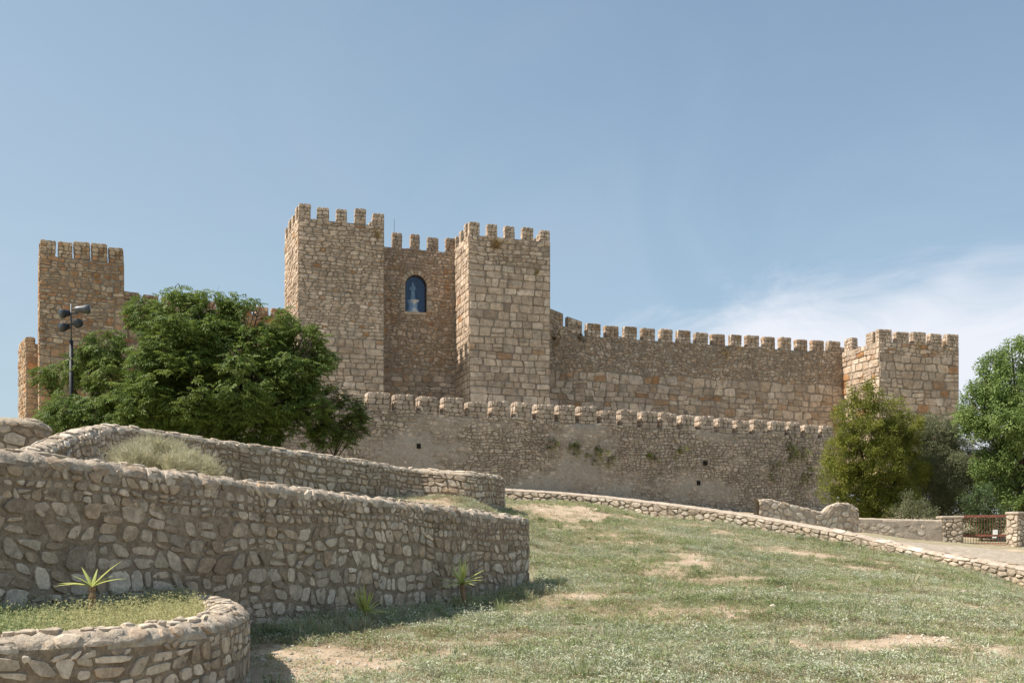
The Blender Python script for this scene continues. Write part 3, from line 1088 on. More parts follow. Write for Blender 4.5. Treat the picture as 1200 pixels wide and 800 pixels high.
# recessed wall between the gate towers with the arched niche
cP = gA['FL'] + dd18 * 6.2 + ee18 * 4.2
LC = 6.85
zC = E + (640 - 289.5) * 81.3 / F
zCb = E + 8.2
rC = thing('niche_wall', (cP[0] + 3, cP[1] + 1.5, zCb), 'brown rubble wall with the arched niche, recessed between the two tall gate towers', 'castle wall')
SCn = Skin([(cP[0], cP[1], zC), (cP[0] + dd18[0] * LC, cP[1] + dd18[1] * LC, zC)])
# niche in face coordinates: photo px 474.5..498.5, y 320..363
Zn = 81.4
uN0 = ((474.5 - 600) * Zn / F - cP[0]) / dd18[0]
uN1 = uN0 + 1.72
uNc, rN = (uN0 + uN1) / 2, 0.86
zN0, zN1 = E + (640 - 363.5) * Zn / F, E + (640 - 320) * Zn / F
vTop, vBot = zC - zN1, zC - zN0
vSpr = vTop + rN


def face_prism(name, poly, S, h0, h1, mat, root, smooth=False):
    n = len(poly)
    a = S.at([p[0] for p in poly], [p[1] for p in poly], h0)
    b = S.at([p[0] for p in poly], [p[1] for p in poly], h1)
    v = np.vstack([a, b])
    f = [tuple(range(n)), tuple(range(2 * n - 1, n - 1, -1))] + [(i, n + i, n + (i + 1) % n, (i + 1) % n) for i in range(n)]
    return part(name, v, f, mat, root, smooth)


arch = [(uNc - rN * math.cos(q), vSpr - rN * math.sin(q)) for q in np.linspace(0, math.pi, 15)]
HC = zC - zCb
mb = MB()


def prism_mb(poly, h0, h1):
    n = len(poly)
    a = SCn.at([p[0] for p in poly], [p[1] for p in poly], h0)
    b = SCn.at([p[0] for p in poly], [p[1] for p in poly], h1)
    mb.add(np.vstack([a, b]), [tuple(range(n)), tuple(range(2 * n - 1, n - 1, -1))] + [(i, n + i, n + (i + 1) % n, (i + 1) % n) for i in range(n)])


# order so that faces look outwards (v is down)
prism_mb([(0, HC), (uN0, HC), (uN0, 0), (0, 0)][::-1], -3.0, 0)
prism_mb([(uN1, HC), (LC, HC), (LC, 0), (uN1, 0)][::-1], -3.0, 0)
prism_mb([(uN0, HC), (uN1, HC), (uN1, vBot), (uN0, vBot)][::-1], -3.0, 0)
prism_mb(([(uN0, vSpr)] + arch[1:-1] + [(uN1, vSpr), (uN1, 0), (uN0, 0)]), -3.0, 0)
mb.part('core', M['joint'], rC)
face_prism('niche_back', [(uN0 - .05, vTop - .05), (uN1 + .05, vTop - .05), (uN1 + .05, vBot + .05), (uN0 - .05, vBot + .05)], SCn, -1.05, -0.95, M['niche_blue'], rC)
# painted lining of the niche (arch soffit and jambs)
line = [(uN0, vBot)] + arch + [(uN1, vBot)]
lv, lf = [], []
for (u, v) in line:
    q = np.array([u - uNc, v - vSpr])
    k = 0.985
    uu, v2 = uNc + q[0] * k, (vSpr + q[1] * k if v < vSpr else v)
    lv += [SCn.at(uu, v2, -0.02), SCn.at(uu, v2, -0.96)]
for i in range(len(line) - 1):
    lf.append((2 * i, 2 * i + 1, 2 * i + 3, 2 * i + 2))
part('niche_lining', lv, lf, M['niche_blue'], rC, True)
fr_ = MB()
fr_.tube([SCn.at(uNc + (u - uNc) * 0.965, vSpr + (v - vSpr) * 0.965 if v < vSpr else v, -0.3) for (u, v) in line], 0.04, 6)
fr_.part('niche_frame', M['brown_frame'], rC)
face_prism('glass_pane', [(uNc + (u - uNc) * 0.96, vSpr + (v - vSpr) * 0.96 if v < vSpr else v) for (u, v) in line], SCn, -0.31, -0.29, M['glass'], rC)
stC = Stones(rC, M['castle'], 31, 9.0, 300)
rngC = random.Random(31)


def in_niche(P):
    u, v = P[:, 0], P[:, 1]
    c = P.mean(axis=0)
    du, dv = c[0] - uNc, c[1] - vSpr
    if c[1] < vSpr:
        return math.hypot(du, dv) < rN + 0.42
    return abs(du) < rN + 0.12 + 0.3 * (math.sin(c[1] * 9) > 0) and c[1] < vBot + 0.1


stC.add(SCn, courses(0, LC, 0, 1.5, rng=rngC, **small((0.2, 0.36), (0.28, 0.6))), PAL_W, 0.045, 0.03, gcheck=False, skip=in_niche)
stC.add(SCn, courses(0, LC, 1.45, 9.6, rng=rngC, hs=(0.16, 0.42), ws=(0.2, 0.62), jit=0.5, split=0.35, wave=0.10), PAL_W, 0.05, 0.022, cut=0.28, rough=0.1, gcheck=False, skip=in_niche, tone=orange_tone(0.05))
stC.add(SCn, courses(0, LC, 9.6, 20, rng=rngC, **small((0.36, 0.62), (0.5, 1.1), 0.16)), [tuple(q * 0.85 for q in p) for p in PAL_C], 0.03, 0.026, gcheck=False, hide=None) if False else \
    stC.add(SCn, courses(0, LC, 9.6, 20, rng=rngC, **small((0.36, 0.62), (0.5, 1.1), 0.16)), PAL_W, 0.03, 0.026, gcheck=False)
vou = []
NV = 11
for i in range(NV):
    a0, a1 = math.pi * i / NV, math.pi * (i + 1) / NV
    vou.append(np.array([(uNc - r_ * math.cos(q), vSpr - r_ * math.sin(q)) for r_, q in ((rN + .01, a0), (rN + .01, a1), (rN + .42, a1), (rN + .42, a0))]))
for sgn in (-1, 1):
    v = vSpr
    while v < vBot:
        hh = rngC.uniform(0.3, 0.45)
        wj = rngC.uniform(0.3, 0.62)
        x0_, x1_ = sorted((uNc + sgn * (rN + 0.01), uNc + sgn * (rN + wj)))
        vou.append(np.array([(x0_, v), (x1_, v), (x1_, min(v + hh, vBot)), (x0_, min(v + hh, vBot))]))
        v += hh
vou.append(np.array([(uN0 - 0.2, vBot), (uN1 + 0.2, vBot), (uN1 + 0.2, vBot + 0.22), (uN0 - 0.2, vBot + 0.22)]))
stC.add(SCn, vou, [(0.52, 0.44, 0.34), (0.56, 0.47, 0.37), (0.50, 0.36, 0.26)], 0.075, 0.016, 0.1, gcheck=False, dome=0.2)
stC.finish()
merlon_row(rC, cP, cP + dd18 * LC, zC, 0.80, 0.50, 0.5, 1.15, PAL_W, 'niche', rngC, start=0.12, end=0.05, count=5)

# statue on its pedestal inside the niche
pS = SCn.at(uNc - 0.12, vBot, -0.58)
rS = thing('statue', tuple(pS), 'statue of a robed woman with a child, on a white pedestal in the arched niche', 'statue')
mb = MB()
mb.lathe([(0.52, 0), (0.55, 0.05), (0.50, 0.12), (0.42, 0.28), (0.37, 0.48), (0.38, 0.68), (0.43, 0.84), (0.50, 0.95), (0.53, 0.98), (0.53, 1.04), (0.3, 1.05)], pS, 18, 1.0, 0.72)
mb.part('pedestal', M['marble'], rS, True)
zb = pS[2] + 1.05
prof = [(0.21, 0), (0.225, 0.05), (0.20, 0.2), (0.18, 0.4), (0.165, 0.6), (0.17, 0.75), (0.185, 0.88), (0.20, 1.0), (0.205, 1.08), (0.17, 1.15), (0.09, 1.19), (0.055, 1.215), (0.055, 1.24),
        (0.075, 1.27), (0.088, 1.32), (0.088, 1.37), (0.07, 1.42), (0.03, 1.45)]
mb = MB()
mb.lathe(prof, (pS[0], pS[1], zb), 14, 1.0, 0.72)
fig = mb.part('robed_figure', M['bronze'], rS, True)
for v in fig.data.vertices:      # folds of the robe
    a = math.atan2(v.co.y, v.co.x)
    k = max(0, 0.25 - v.co.z) * 0.10
    v.co.x *= 1 + k * math.sin(a * 7)
    v.co.y *= 1 + k * math.sin(a * 7)
mb = MB()
mb.tube([(pS[0] - .19, pS[1] - .02, zb + 1.06), (pS[0] - .23, pS[1] - .06, zb + .86), (pS[0] - .16, pS[1] - .17, zb + .78), (pS[0] - .03, pS[1] - .20, zb + .82)], [.06, .052, .042, .03], 8)
mb.tube([(pS[0] + .19, pS[1] - .02, zb + 1.06), (pS[0] + .24, pS[1] - .06, zb + .88), (pS[0] + .18, pS[1] - .17, zb + .80), (pS[0] + .06, pS[1] - .21, zb + .80)], [.06, .052, .042, .03], 8)
mb.part('arms', M['bronze'], rS, True)
mb = MB()
mb.lathe([(0.06, 0), (0.08, .05), (0.075, .16), (0.06, .25), (0.035, .28), (0.035, .30), (0.052, .33), (0.055, .37), (0.03, .42)], (pS[0] + .1, pS[1] - .2, zb + .80), 10, 1, 0.9)
mb.part('child_figure', M['bronze'], rS, True)
mb = MB()
mb.tube([(pS[0] + .2 * math.cos(q), pS[1] + .05, zb + 1.36 + .2 * math.sin(q)) for q in np.linspace(0, 2 * math.pi, 22)], 0.018, 6, False)
mb.part('halo', M['grey_metal'], rS, True)

# ---- long upper curtain wall to the end tower
eP = cP + dd18 * (13.4 - 0.1)      # leaves the right tower
sE = 49.8 - 19.5
e0 = gA['FL'] + dd18 * 19.3 + ee18 * 4.2
e1 = gA['FL'] + dd18 * 49.8 + ee18 * 4.2
LE = float(np.linalg.norm(e1 - e0))
zE = E + 17.75
zEb = E + 6.0
mid = (e0 + e1) / 2
rE = thing('curtain_wall', (mid[0], mid[1], zEb), 'long high curtain wall with square battlements running from the gate tower to the end tower', 'castle wall')
solid_box('core', [e0, e1, e1 + ee18 * 1.6, e0 + ee18 * 1.6], zEb, zE, M['joint'], rE)
SE = Skin([(e0[0], e0[1], zE), (e1[0], e1[1], zE)])
stE = Stones(rE, M['castle'], 41, 9.0, 300)
rngE = random.Random(41)
stE.add(SE, courses(0, LE, 0, 3.0, rng=rngE, hs=(0.14, 0.38), ws=(0.16, 0.62), jit=0.55, split=0.45, wave=0.14), PAL_W, 0.05, 0.022, cut=0.28, rough=0.12, gcheck=False)
stE.add(SE, courses(0, LE, 3.0, 12, rng=rngE, hs=(0.42, 0.82), ws=(0.5, 1.4), jit=0.2, split=0.3, wave=0.08), PAL_C + PAL_W, 0.04, 0.028, gcheck=False, cut=0.15, tone=orange_tone(0.07))
stE.finish()
merlon_row(rE, e0, e1, zE, 1.17, 0.5, 0.6, 1.08, PAL_W, 'curtain', rngE, start=5.2, end=0.25, count=15)
# the two raised battlements that step up to the gate tower
for k, (u, hgt, w_, slope) in enumerate(((2.35, 2.15, 1.3, 0.4), (4.05, 1.55, 1.3, 0.35))):
    a = e0 + dd18 * (u - w_ / 2)
    b = e0 + dd18 * (u + w_ / 2)
    zt = zE + hgt
    v = []
    for (p, zz) in ((a, zt), (b, zt - slope)):
        for q in (0, 0.6):
            v.append((*(p + ee18 * q), zE - 0.02))
            v.append((*(p + ee18 * q), zz))
    f = [(0, 4, 5, 1), (2, 3, 7, 6), (0, 1, 3, 2), (4, 6, 7, 5), (1, 5, 7, 3), (0, 2, 6, 4)]
    o = part('merlon', v, f, M['joint'], rE)
    S2 = Skin([(a[0], a[1], zt), (b[0], b[1], zt - slope)])
    s2 = Stones(o, M['castle'], 55 + k, 99, 0)
    s2.add(S2, courses(0, w_, 0.0, hgt - 0.25, rng=rngE, **small((0.22, 0.36), (0.3, 0.6))), PAL_W, 0.04, 0.02, gcheck=False)
    s2.finish(rest='merlon_stones')
pp = solid_box('stepped_parapet', [e0 + dd18 * 3.0, e0 + dd18 * 3.42, e0 + dd18 * 3.42 + ee18 * 0.55, e0 + dd18 * 3.0 + ee18 * 0.55], zE - 0.01, zE + 0.7, M['joint'], rE)
a_, b_ = e0 + dd18 * 1.7 - ee18 * 0.02, e0 + dd18 * 3.45 - ee18 * 0.02
s3 = Stones(pp, M['castle'], 58, 99, 0)
s3.add(Skin([(a_[0], a_[1], zE + 0.72), (b_[0], b_[1], zE + 0.72)]), courses(0, 1.75, 0.0, 0.75, rng=rngE, **small((0.22, 0.36), (0.3, 0.6))), PAL_W, 0.04, 0.02, gcheck=False)
s3.finish(rest='parapet_stones')

# ---- end tower on the right
dP = e1 - ee18 * 5.3
rD, gD = tower('end_tower', 'lower square tower at the right end of the castle, its left side in full sun', dP, 8.45, 8.0, A18, E + 17.85, E + 5.0,
      [(0, 1.0, 'c', small((0.3, 0.45), (0.4, 0.9)), dict(inset=0.028)), (1.0, 30, 'c', dict(hs=(0.5, 0.85), ws=(0.6, 1.5), jit=0.2, split=0.2, wave=0.05), dict(inset=0.034, cut=0.16, dome=0.28))],
      [(0, 30, 'c', dict(hs=(0.45, 0.8), ws=(0.55, 1.3), jit=0.2, split=0.2, wave=0.05), dict(inset=0.034, cut=0.16))],
      (1.27, 0.5, 0.6, 1.1, 'end', 5), 61, PAL_C, hide=lambda x, y: y > 480, left_merl=(1.15, 0.3, 3), tone=orange_tone(0.07), proud=0.055, mat='ochre')

# ---- left tower, its wall and the small turret
A27 = RAD(26.5)
pF = W(46.5, 298.5, 69)
rF, gF = tower('left_tower', 'narrow orange stained tower at the left with wide battlements and thin slits between', (pF.x, pF.y), 5.35, 6.0, A27, pF.z, E + 4.0,
      [(0, 6.3, 'c', small((0.20, 0.42), (0.3, 0.75)), dict(inset=0.03)), (6.3, 30, 'c', dict(hs=(0.42, 0.78), ws=(0.6, 1.35), jit=0.2, split=0.2, wave=0.04), dict(inset=0.03, cut=0.15))],
      [(0, 30, 'c', small((0.3, 0.5), (0.4, 0.9)), dict(inset=0.03))],
      (0.98, 0.13, 0.5, 1.15, 'left', 5), 71, PAL_F, e_ang=RAD(25.2), hide=hide_tree, left_merl=(1.2, 0.2, 3), tone=orange_tone(0.12), mat='ochre')
rngG = random.Random(81)
g0 = gF['FR'] + gF['ee'] * 3.0
g1 = gA['BL'] + np.array([0.3, -0.8])
zG = E + (640 - 350) * 74 / F
rG = thing('curtain_wall', (*((g0 + g1) / 2), E + 4), 'castle wall with battlements mostly hidden behind the large tree, joining the narrow left tower', 'castle wall')
tg = (g1 - g0) / np.linalg.norm(g1 - g0)
ng = np.array([-tg[1], tg[0]])
solid_box('core', [g0, g1, g1 + ng * 1.5, g0 + ng * 1.5], E + 4, zG, M['joint'], rG)
SG = Skin([(g0[0], g0[1], zG), (g1[0], g1[1], zG)])
stG = Stones(rG, M['castle'], 83, 9, 300, hide=lambda x, y: hide_tree(x, y) or x > 200)
stG.add(SG, courses(0, SG.L, 0, 14, rng=rngG, hs=(0.35, 0.7), ws=(0.5, 1.2), jit=0.2, split=0.2, wave=0.04), PAL_F, 0.045, 0.03, gcheck=False, tone=orange_tone(0.1))
stG.finish()
merlon_row(rG, g0, g1, zG, 1.1, 0.22, 0.5, 0.65, PAL_F, 'hidden', rngG, start=0.2)
pH = W(31, 402, 73)
rH, gH = tower('turret', 'small low turret left of the narrow orange stained tower, one side in sun', (pH.x, pH.y), 3.2, 3.5, RAD(27), pH.z, E + 2.2,
      [(0, 30, 'c', small((0.28, 0.5), (0.4, 0.9)), dict(inset=0.03))], [(0, 30, 'c', small((0.25, 0.45), (0.35, 0.8)), dict(inset=0.03))],
      (0.55, 0.2, 0.35, 0.5, 'turret', 4), 91, PAL_F, e_ang=RAD(34), mat='ochre', left_merl=(1.4, 0.1, 2))

# ---- lower outer wall (barbican)
A27k = RAD(27)
dk, ek = dirs(A27k)
K0 = np.array([-8.5, 62.0])
k0, k1 = K0 - dk * 13.5, K0 + dk * 37.5
zK = E + 8.28
LK = float(np.linalg.norm(k1 - k0))
rK = thing('outer_wall', (*(K0 + dk * 12), E + 2.5), 'long grey lower wall with rounded battlements, in front of the castle towers', 'castle wall')
nK = 64
ktop = [(*(k0 + dk * (LK * i / nK)), zK + 0.05 * math.sin(i * 0.7)) for i in range(nK + 1)]
SK = Skin(ktop)
noK = Vector((3.1, 7.7, 1.3))


def smear(u, v):
    """how far the old render stands over the stones (0 none, 1 buried)"""
    a = noise.fractal(Vector((u * 0.16, v * 0.35, 4.2)), 0.9, 2.0, 4)
    low = np.clip((v - 3.3) / 1.4, 0, 1) * np.clip((34 - u) / 8, 0, 1)
    lft = 0.8 * np.clip((21 - u) / 6, 0, 1) * np.clip((v - 0.8) / 1.0, 0, 1)
    return float(np.clip(a * 1.1 + 0.8 * max(low, lft) - 0.08, 0, 1))


us = np.linspace(0, LK, 260)
vs_ = np.linspace(0, 7.2, 42)
Ug, Vg = np.meshgrid(us, vs_)
hg = np.array([smear(u, v) * 0.05 + 0.012 * 2.2 * noise.noise(Vector((u * 1.9, v * 2.6, 0))) - 0.03 + smear(u, v) * 0.06 for u, v in zip(Ug.ravel(), Vg.ravel())]).reshape(Ug.shape)
hg[0] = -0.05
P_ = SK.at(Ug, Vg, hg).reshape(-1, 3)
I = np.arange(Ug.size).reshape(Ug.shape)
f = np.stack([I[1:, :-1].ravel(), I[1:, 1:].ravel(), I[:-1, 1:].ravel(), I[:-1, :-1].ravel()], 1)
part('render_face', P_, f.tolist(), M['plaster'], rK, True)
q0, q1 = k0 + ek * 0.02, k1 + ek * 0.02
solid_box('core', [q0, q1, q1 + ek * 1.3, q0 + ek * 1.3], E + 1.0, zK - 0.02, M['joint'], rK)
stK = Stones(rK, M['castle'], 101, 8.0, 300, hide=lambda x, y: x < 425 or x > 958 or y > 470 + (x - 430) * 0.075 + 108)
rngK = random.Random(101)


def holeK(P):
    c = P.mean(axis=0)
    return smear(c[0], c[1]) > 0.93 or any(abs(c[0] - a) < 0.22 and abs(c[1] - b) < 0.2 for a, b in HOLES)


def uvK(px, py):
    """face coordinates of a photo pixel on the outer wall"""
    a = (px - 600) / F
    u = (a * k0[1] - k0[0]) / (dk[0] - a * dk[1])
    y = k0[1] + dk[1] * u
    return u, zK - (E + (640 - py) * y / F)


HOLES = [uvK(490, 523.5), uvK(826, 543), uvK(818, 566.5)]
stK.add(SK, courses(0, LK, 0, 6.8, rng=rngK, hs=(0.12, 0.32), ws=(0.18, 0.6), jit=0.40, split=0.35, wave=0.08), PAL_K, 0.045, 0.018, cut=0.26, rough=0.16, gcheck=False, skip=holeK, vary=0.3)
stK.finish()
for (u, v) in HOLES:
    c = SK.at(u, v, 0.0)
    mbh = MB()
    mbh.box((c[0], c[1], c[2]), (0.27, 0.22, 0.3), A27k)
    mbh.part('drain_hole', M['hole'], rK)  # solid box, no cavity: the hole's inner shade is painted dark
merlon_row(rK, k0, k1, zK, 1.24, 0.43, 0.72, 1.04, PAL_K, 'outer', rngK, start=0.1, end=0.1, count=31, stone_h=(0.22, 0.36), stone_w=(0.3, 0.62), proud=0.035)

# ------------------------------------------------------------------ field-stone walls of the slope
def depth_to_ground(S, extra=0.35):
    us = np.linspace(0, S.uend or S.L, 40)
    p = S.at(us, 0.0, 0.0)
    return float(np.max(p[:, 2] - ground(p[:, 0] + 0.0, p[:, 1] - 0.3))) + extra


# the long wall in front
bigc = cat([(-9.65, 5.2, E + 1.2)] + BIG, 10)
SB = Skin(bigc, 0.25, 0.15, True)
rBig = thing('field_stone_wall', (-3.5, 16, gz(-3.0, 15.4)), 'tall foreground field-stone wall running back from the left edge, behind the curved planter', 'stone wall')
dB = 3.1
body(SB, 'mortar', M['mortar'], rBig, dB, 0.9, 0.06, 0.055, 0.036, 0.002, 8.0, M['coping'], 0.05, u0=1.5)
stB = Stones(rBig, M['rubble'], 111, 9.0, 300)
rngB = random.Random(111)
szB = [(0.175, 9), (0.14, 16), (0.10, 40), (0.065, 110), (0.045, 120)]
polys = courses(1.5, SB.L, 0.04, 0.46, (0.09, 0.17), (0.11, 0.24), rngB, 0.4, 0.15, 0.03) + courses(1.5, SB.L, 0.46, dB, (0.14, 0.32), (0.15, 0.40), rngB, 0.38, 0.36, 0.07)


def tone_big(c, col, rng):
    if rng.random() < 0.16:
        return [q * 0.72 for q in col]
    return col


stB.add(SB, polys, PAL_G, 0.024, 0.012, 0.24, 0.06, 0.16, 9, tone=tone_big, rough=0.17)
# upright stones that edge the coping
stB.add(SB, courses(1.5, SB.L, -SB.rm * 1.15, 0.12, rng=rngB, hs=(0.22, 0.34), ws=(0.12, 0.36), jit=0.45, split=0.25, wave=0.02), PAL_G, 0.022, 0.03, 0.3, 0.05, 0.35, 8, gcheck=False,
        skip=lambda P: rngB.random() < 0.35)
stB.add(SB, rubble(1.5, SB.L, -SB.rm * 3.0, -SB.rm * 1.2, [(0.11, 9), (0.065, 50)], 1.3, rngB), PAL_L, 0.035, 0.016, 0.3, 0.05, 0.4, 8, gcheck=False, skip=lambda P: rngB.random() < 0.2)
stB.finish()

# the wall behind it that climbs to a peak and bends
midc = cat(MID, 8)
SM = Skin(midc, 0.26, 0.16, True)
rMid = thing('field_stone_wall', (-6, 30, gz(-6, 29)), 'middle field-stone wall peaking behind the dry bush and ending at the grass above the front wall', 'stone wall')
body(SM, 'mortar', M['mortar'], rMid, 1.9, 0.7, 0.14, 0.12, 0.025, -0.004, 6.0, M['coping'], 0.035)
stM = Stones(rMid, M['rubble'], 121, 9.0, 300, hide=lambda x, y: y > 527 + x * 0.129)
rngM = random.Random(121)
stM.add(SM, courses(0, SM.L, 0.03, 1.9, (0.14, 0.32), (0.17, 0.46), rngM, 0.4, 0.35, 0.05), PAL_G, 0.03, 0.014, 0.22, 0.06, 0.2, 8, rough=0.2)
stM.add(SM, courses(0, SM.L, -SM.rm * 3.0, 0.05, rng=rngM, hs=(0.22, 0.32), ws=(0.2, 0.5), jit=0.4, split=0.2, wave=0.01), PAL_L, 0.025, 0.025, 0.3, 0.05, 0.35, 8, gcheck=False, skip=lambda P: rngM.random() < 0.3)
stM.finish()

# short wall at the far left
nc = cat(row((-120, 486, 25), (-60, 487, 25.4), (0, 487.5, 25.8), (30, 489, 26), (50, 492, 26.2), (60, 496, 26.6)), 8)
SN = Skin(nc, 0.25, 0.2, True)
rN_ = thing('field_stone_wall', (-13, 25.5, gz(-13, 25)), 'short field-stone wall with a rounded end at the far left below the turret', 'stone wall')
body(SN, 'mortar', M['mortar'], rN_, 1.9, 0.7, 0.13, 0.12, 0.025, -0.004, 6.0, M['coping'], 0.035)
stN = Stones(rN_, M['rubble'], 131, 9.0, 300, hide=lambda x, y: y > 527 + x * 0.129)
rngN = random.Random(131)
stN.add(SN, rubble(0, SN.L, 0.05, 1.9, [(0.2, 6), (0.15, 14), (0.11, 40), (0.075, 80)], 1.6, rngN, 0.88), PAL_G, 0.028, 0.02, 0.12, 0.06, 0.3, 8)
stN.add(SN, courses(0, SN.L, -SN.rm * 3.0, 0.05, rng=rngN, hs=(0.2, 0.3), ws=(0.2, 0.5), jit=0.4, split=0.2, wave=0.01), PAL_L, 0.02, 0.03, 0.3, 0.05, 0.35, 8, gcheck=False, skip=lambda P: rngN.random() < 0.4)
stN.finish()

# curved planter in the foreground
zP = E - 0.74
plc = cat([(-9.5, 7.6, zP), (-7.5, 7.95, zP), (-5.6, 8.1, zP + .01), (-4.35, 8.35, zP), (-3.5, 8.85, zP + .01), (-3.02, 9.75, zP + .01), (-2.93, 10.9, zP + 0.02), (-3.12, 12.1, zP + .03), (-3.62, 13.5, zP + .04), (-4.4, 15.0, zP + .03)], 10)
SP = Skin(plc, 0.24, 0.13)
rP = thing('planter_wall', (-4, 10, 0), 'curved low stone planter wall in the bottom left corner with a rough pale coping', 'planter')
body(SP, 'mortar', M['mortar'], rP, 1.15, 0.35, 0.04, 0.04, 0.03, 0.002, 11.0, M['coping'], 0.035)
stP = Stones(rP, M['rubble'], 141, 9.0, 300)
rngP = random.Random(141)
stP.add(SP, courses(0, SP.L, 0.05, 1.1, (0.13, 0.26), (0.12, 0.32), rngP, 0.36, 0.35, 0.03), PAL_G, 0.02, 0.010, 0.22, 0.05, 0.16, 9, rough=0.15)
stP.add(SP, courses(0, SP.L, -SP.rm * 1.1, 0.1, rng=rngP, hs=(0.14, 0.22), ws=(0.09, 0.26), jit=0.45, split=0.3, wave=0.01), PAL_G, 0.018, 0.02, 0.3, 0.04, 0.35, 8, gcheck=False, skip=lambda P: rngP.random() < 0.3)
stP.add(SP, rubble(0, SP.L, -SP.rm * 3.05, -SP.rm * 1.15, [(0.07, 20), (0.04, 90)], 1.2, rngP), PAL_L, 0.03, 0.012, 0.3, 0.04, 0.4, 8, gcheck=False, skip=lambda P: rngP.random() < 0.15)
stP.finish()

# soil in the planter
sv, sf = [], []
NP_ = 60
inner = SP.at(np.linspace(0, SP.L, NP_), -math.pi * SP.rm - 0.1, 0.0)
outer = [np.interp(p[1], [5.2, 7.5, 9.6, 12, 15.8, 18], [-13, -10.4, -8.9, -6, -4.0, -2.9]) for p in inner]
for i, p in enumerate(inner):
    by = np.interp(i / (NP_ - 1), [0, 1], [6.5, 15.6])
    bx = np.interp(by, [3, 9.6, 12, 15.8], [-14.5, -7.5, -6.0, -3.8])
    for k in range(14):
        q = k / 13
        x, y = p[0] * (1 - q) + bx * q, p[1] * (1 - q) + by * q
        sv.append((x, y, zP - 0.17 + 0.02 * math.sin(x * 3 + y * 2)))
for i in range(NP_ - 1):
    for k in range(13):
        a = i * 14 + k
        sf.append((a, a + 1, a + 15, a + 14))
me = new_mesh('planter_soil', sv, sf, M['earth'], True)
tag(link('planter_soil', me), kind='structure')

# low wall across the top of the slope
lc = cat(LOW, 8)
SL = Skin(lc, 0.36, 0.10)
rL = thing('low_stone_wall', (15, 42, gz(15, 41)), 'low pale stone wall running down across the top of the grass slope to the right edge', 'stone wall')
body(SL, 'mortar', M['mortar'], rL, 1.35, 0.3, 0.13, 0.1, 0.05, -0.004, 4.0, M['coping_far'], 0.03)
stL = Stones(rL, M['rubble_far'], 151, 9.0, 300)
rngL = random.Random(151)
stL.add(SL, rubble(0, SL.L, 0.02, 1.3, [(0.14, 6), (0.105, 26), (0.08, 70), (0.06, 110)], 1.7, rngL, 0.88), PAL_L, 0.045, 0.014, 0.2, 0.06, 0.25, 8, rough=0.2)
i0 = float(np.interp(12.0, lc[:, 0], SL.U[:len(lc)]))
stL.add(SL, rubble(i0, SL.L, -SL.rm * 3.1, 0.02, [(0.2, 6), (0.14, 30)], 1.3, rngL, 0.93), PAL_L, 0.03, 0.03, 0.25, 0.05, 0.3, 8, gcheck=False, skip=lambda P: rngL.random() < 0.25)
stL.finish()

# broken stub of wall behind it
subc = cat(row((890, 584.5, 47.6), (905, 584.5, 47.8), (922, 588.5, 48), (945, 594, 48.2), (966, 598.5, 48.4), (974, 591.5, 48.5), (986, 588.5, 48.6), (998, 589.5, 48.8), (1004, 594, 49)), 5)
SS = Skin(subc, 0.28, 0.15, True)
rSt = thing('broken_wall', (14, 48.2, gz(14, 48)), 'broken stretch of old wall with a ragged top, below the olive-green tree', 'stone wall')
body(SS, 'mortar', M['coping_far'], rSt, 1.5, 0.6, 0.12, 0.1, 0.05, -0.004, 4.0, M['coping_far'], 0.06)
stS = Stones(rSt, M['rubble_far'], 161, 9, 300)
rngS = random.Random(161)
stS.add(SS, rubble(0, SS.L, -0.2, 1.4, [(0.17, 8), (0.12, 30), (0.08, 90)], 1.4, rngS, 0.93), PAL_L, 0.045, 0.024, 0.26, 0.06, 0.3, 8, gcheck=False)
stS.finish()

# rendered wall and pillars beside the gate
gwc = np.array(row((998, 606, 50.4), (1020, 606.5, 50.4), (1045, 607.3, 50.4), (1075, 608, 50.4), (1104, 608.7, 50.4)))
SGW = Skin(gwc, 0.2, 0.1)
rGW = thing('rendered_wall', (18.8, 50.5, gz(18.8, 50)), 'low rendered wall with flat coping between the broken wall and the gate pillar', 'stone wall')
body(SGW, 'render_face', M['coping_far'], rGW, 1.7, 0.9, 0.15, 0.1, 0.02, 0.0, 4.0, M['coping'], 0.02)
stGW = Stones(rGW, M['rubble_far'], 165, 9, 300)
stGW.add(SGW, rubble(0, SGW.L, 0.15, 1.6, [(0.12, 8), (0.07, 20)], 1.5, random.Random(166)), PAL_L, 0.02, 0.03, 0.3, 0.05, 0.35, 8, gcheck=False, skip=lambda P: stGW.rng.random() < 0.5)
stGW.finish()


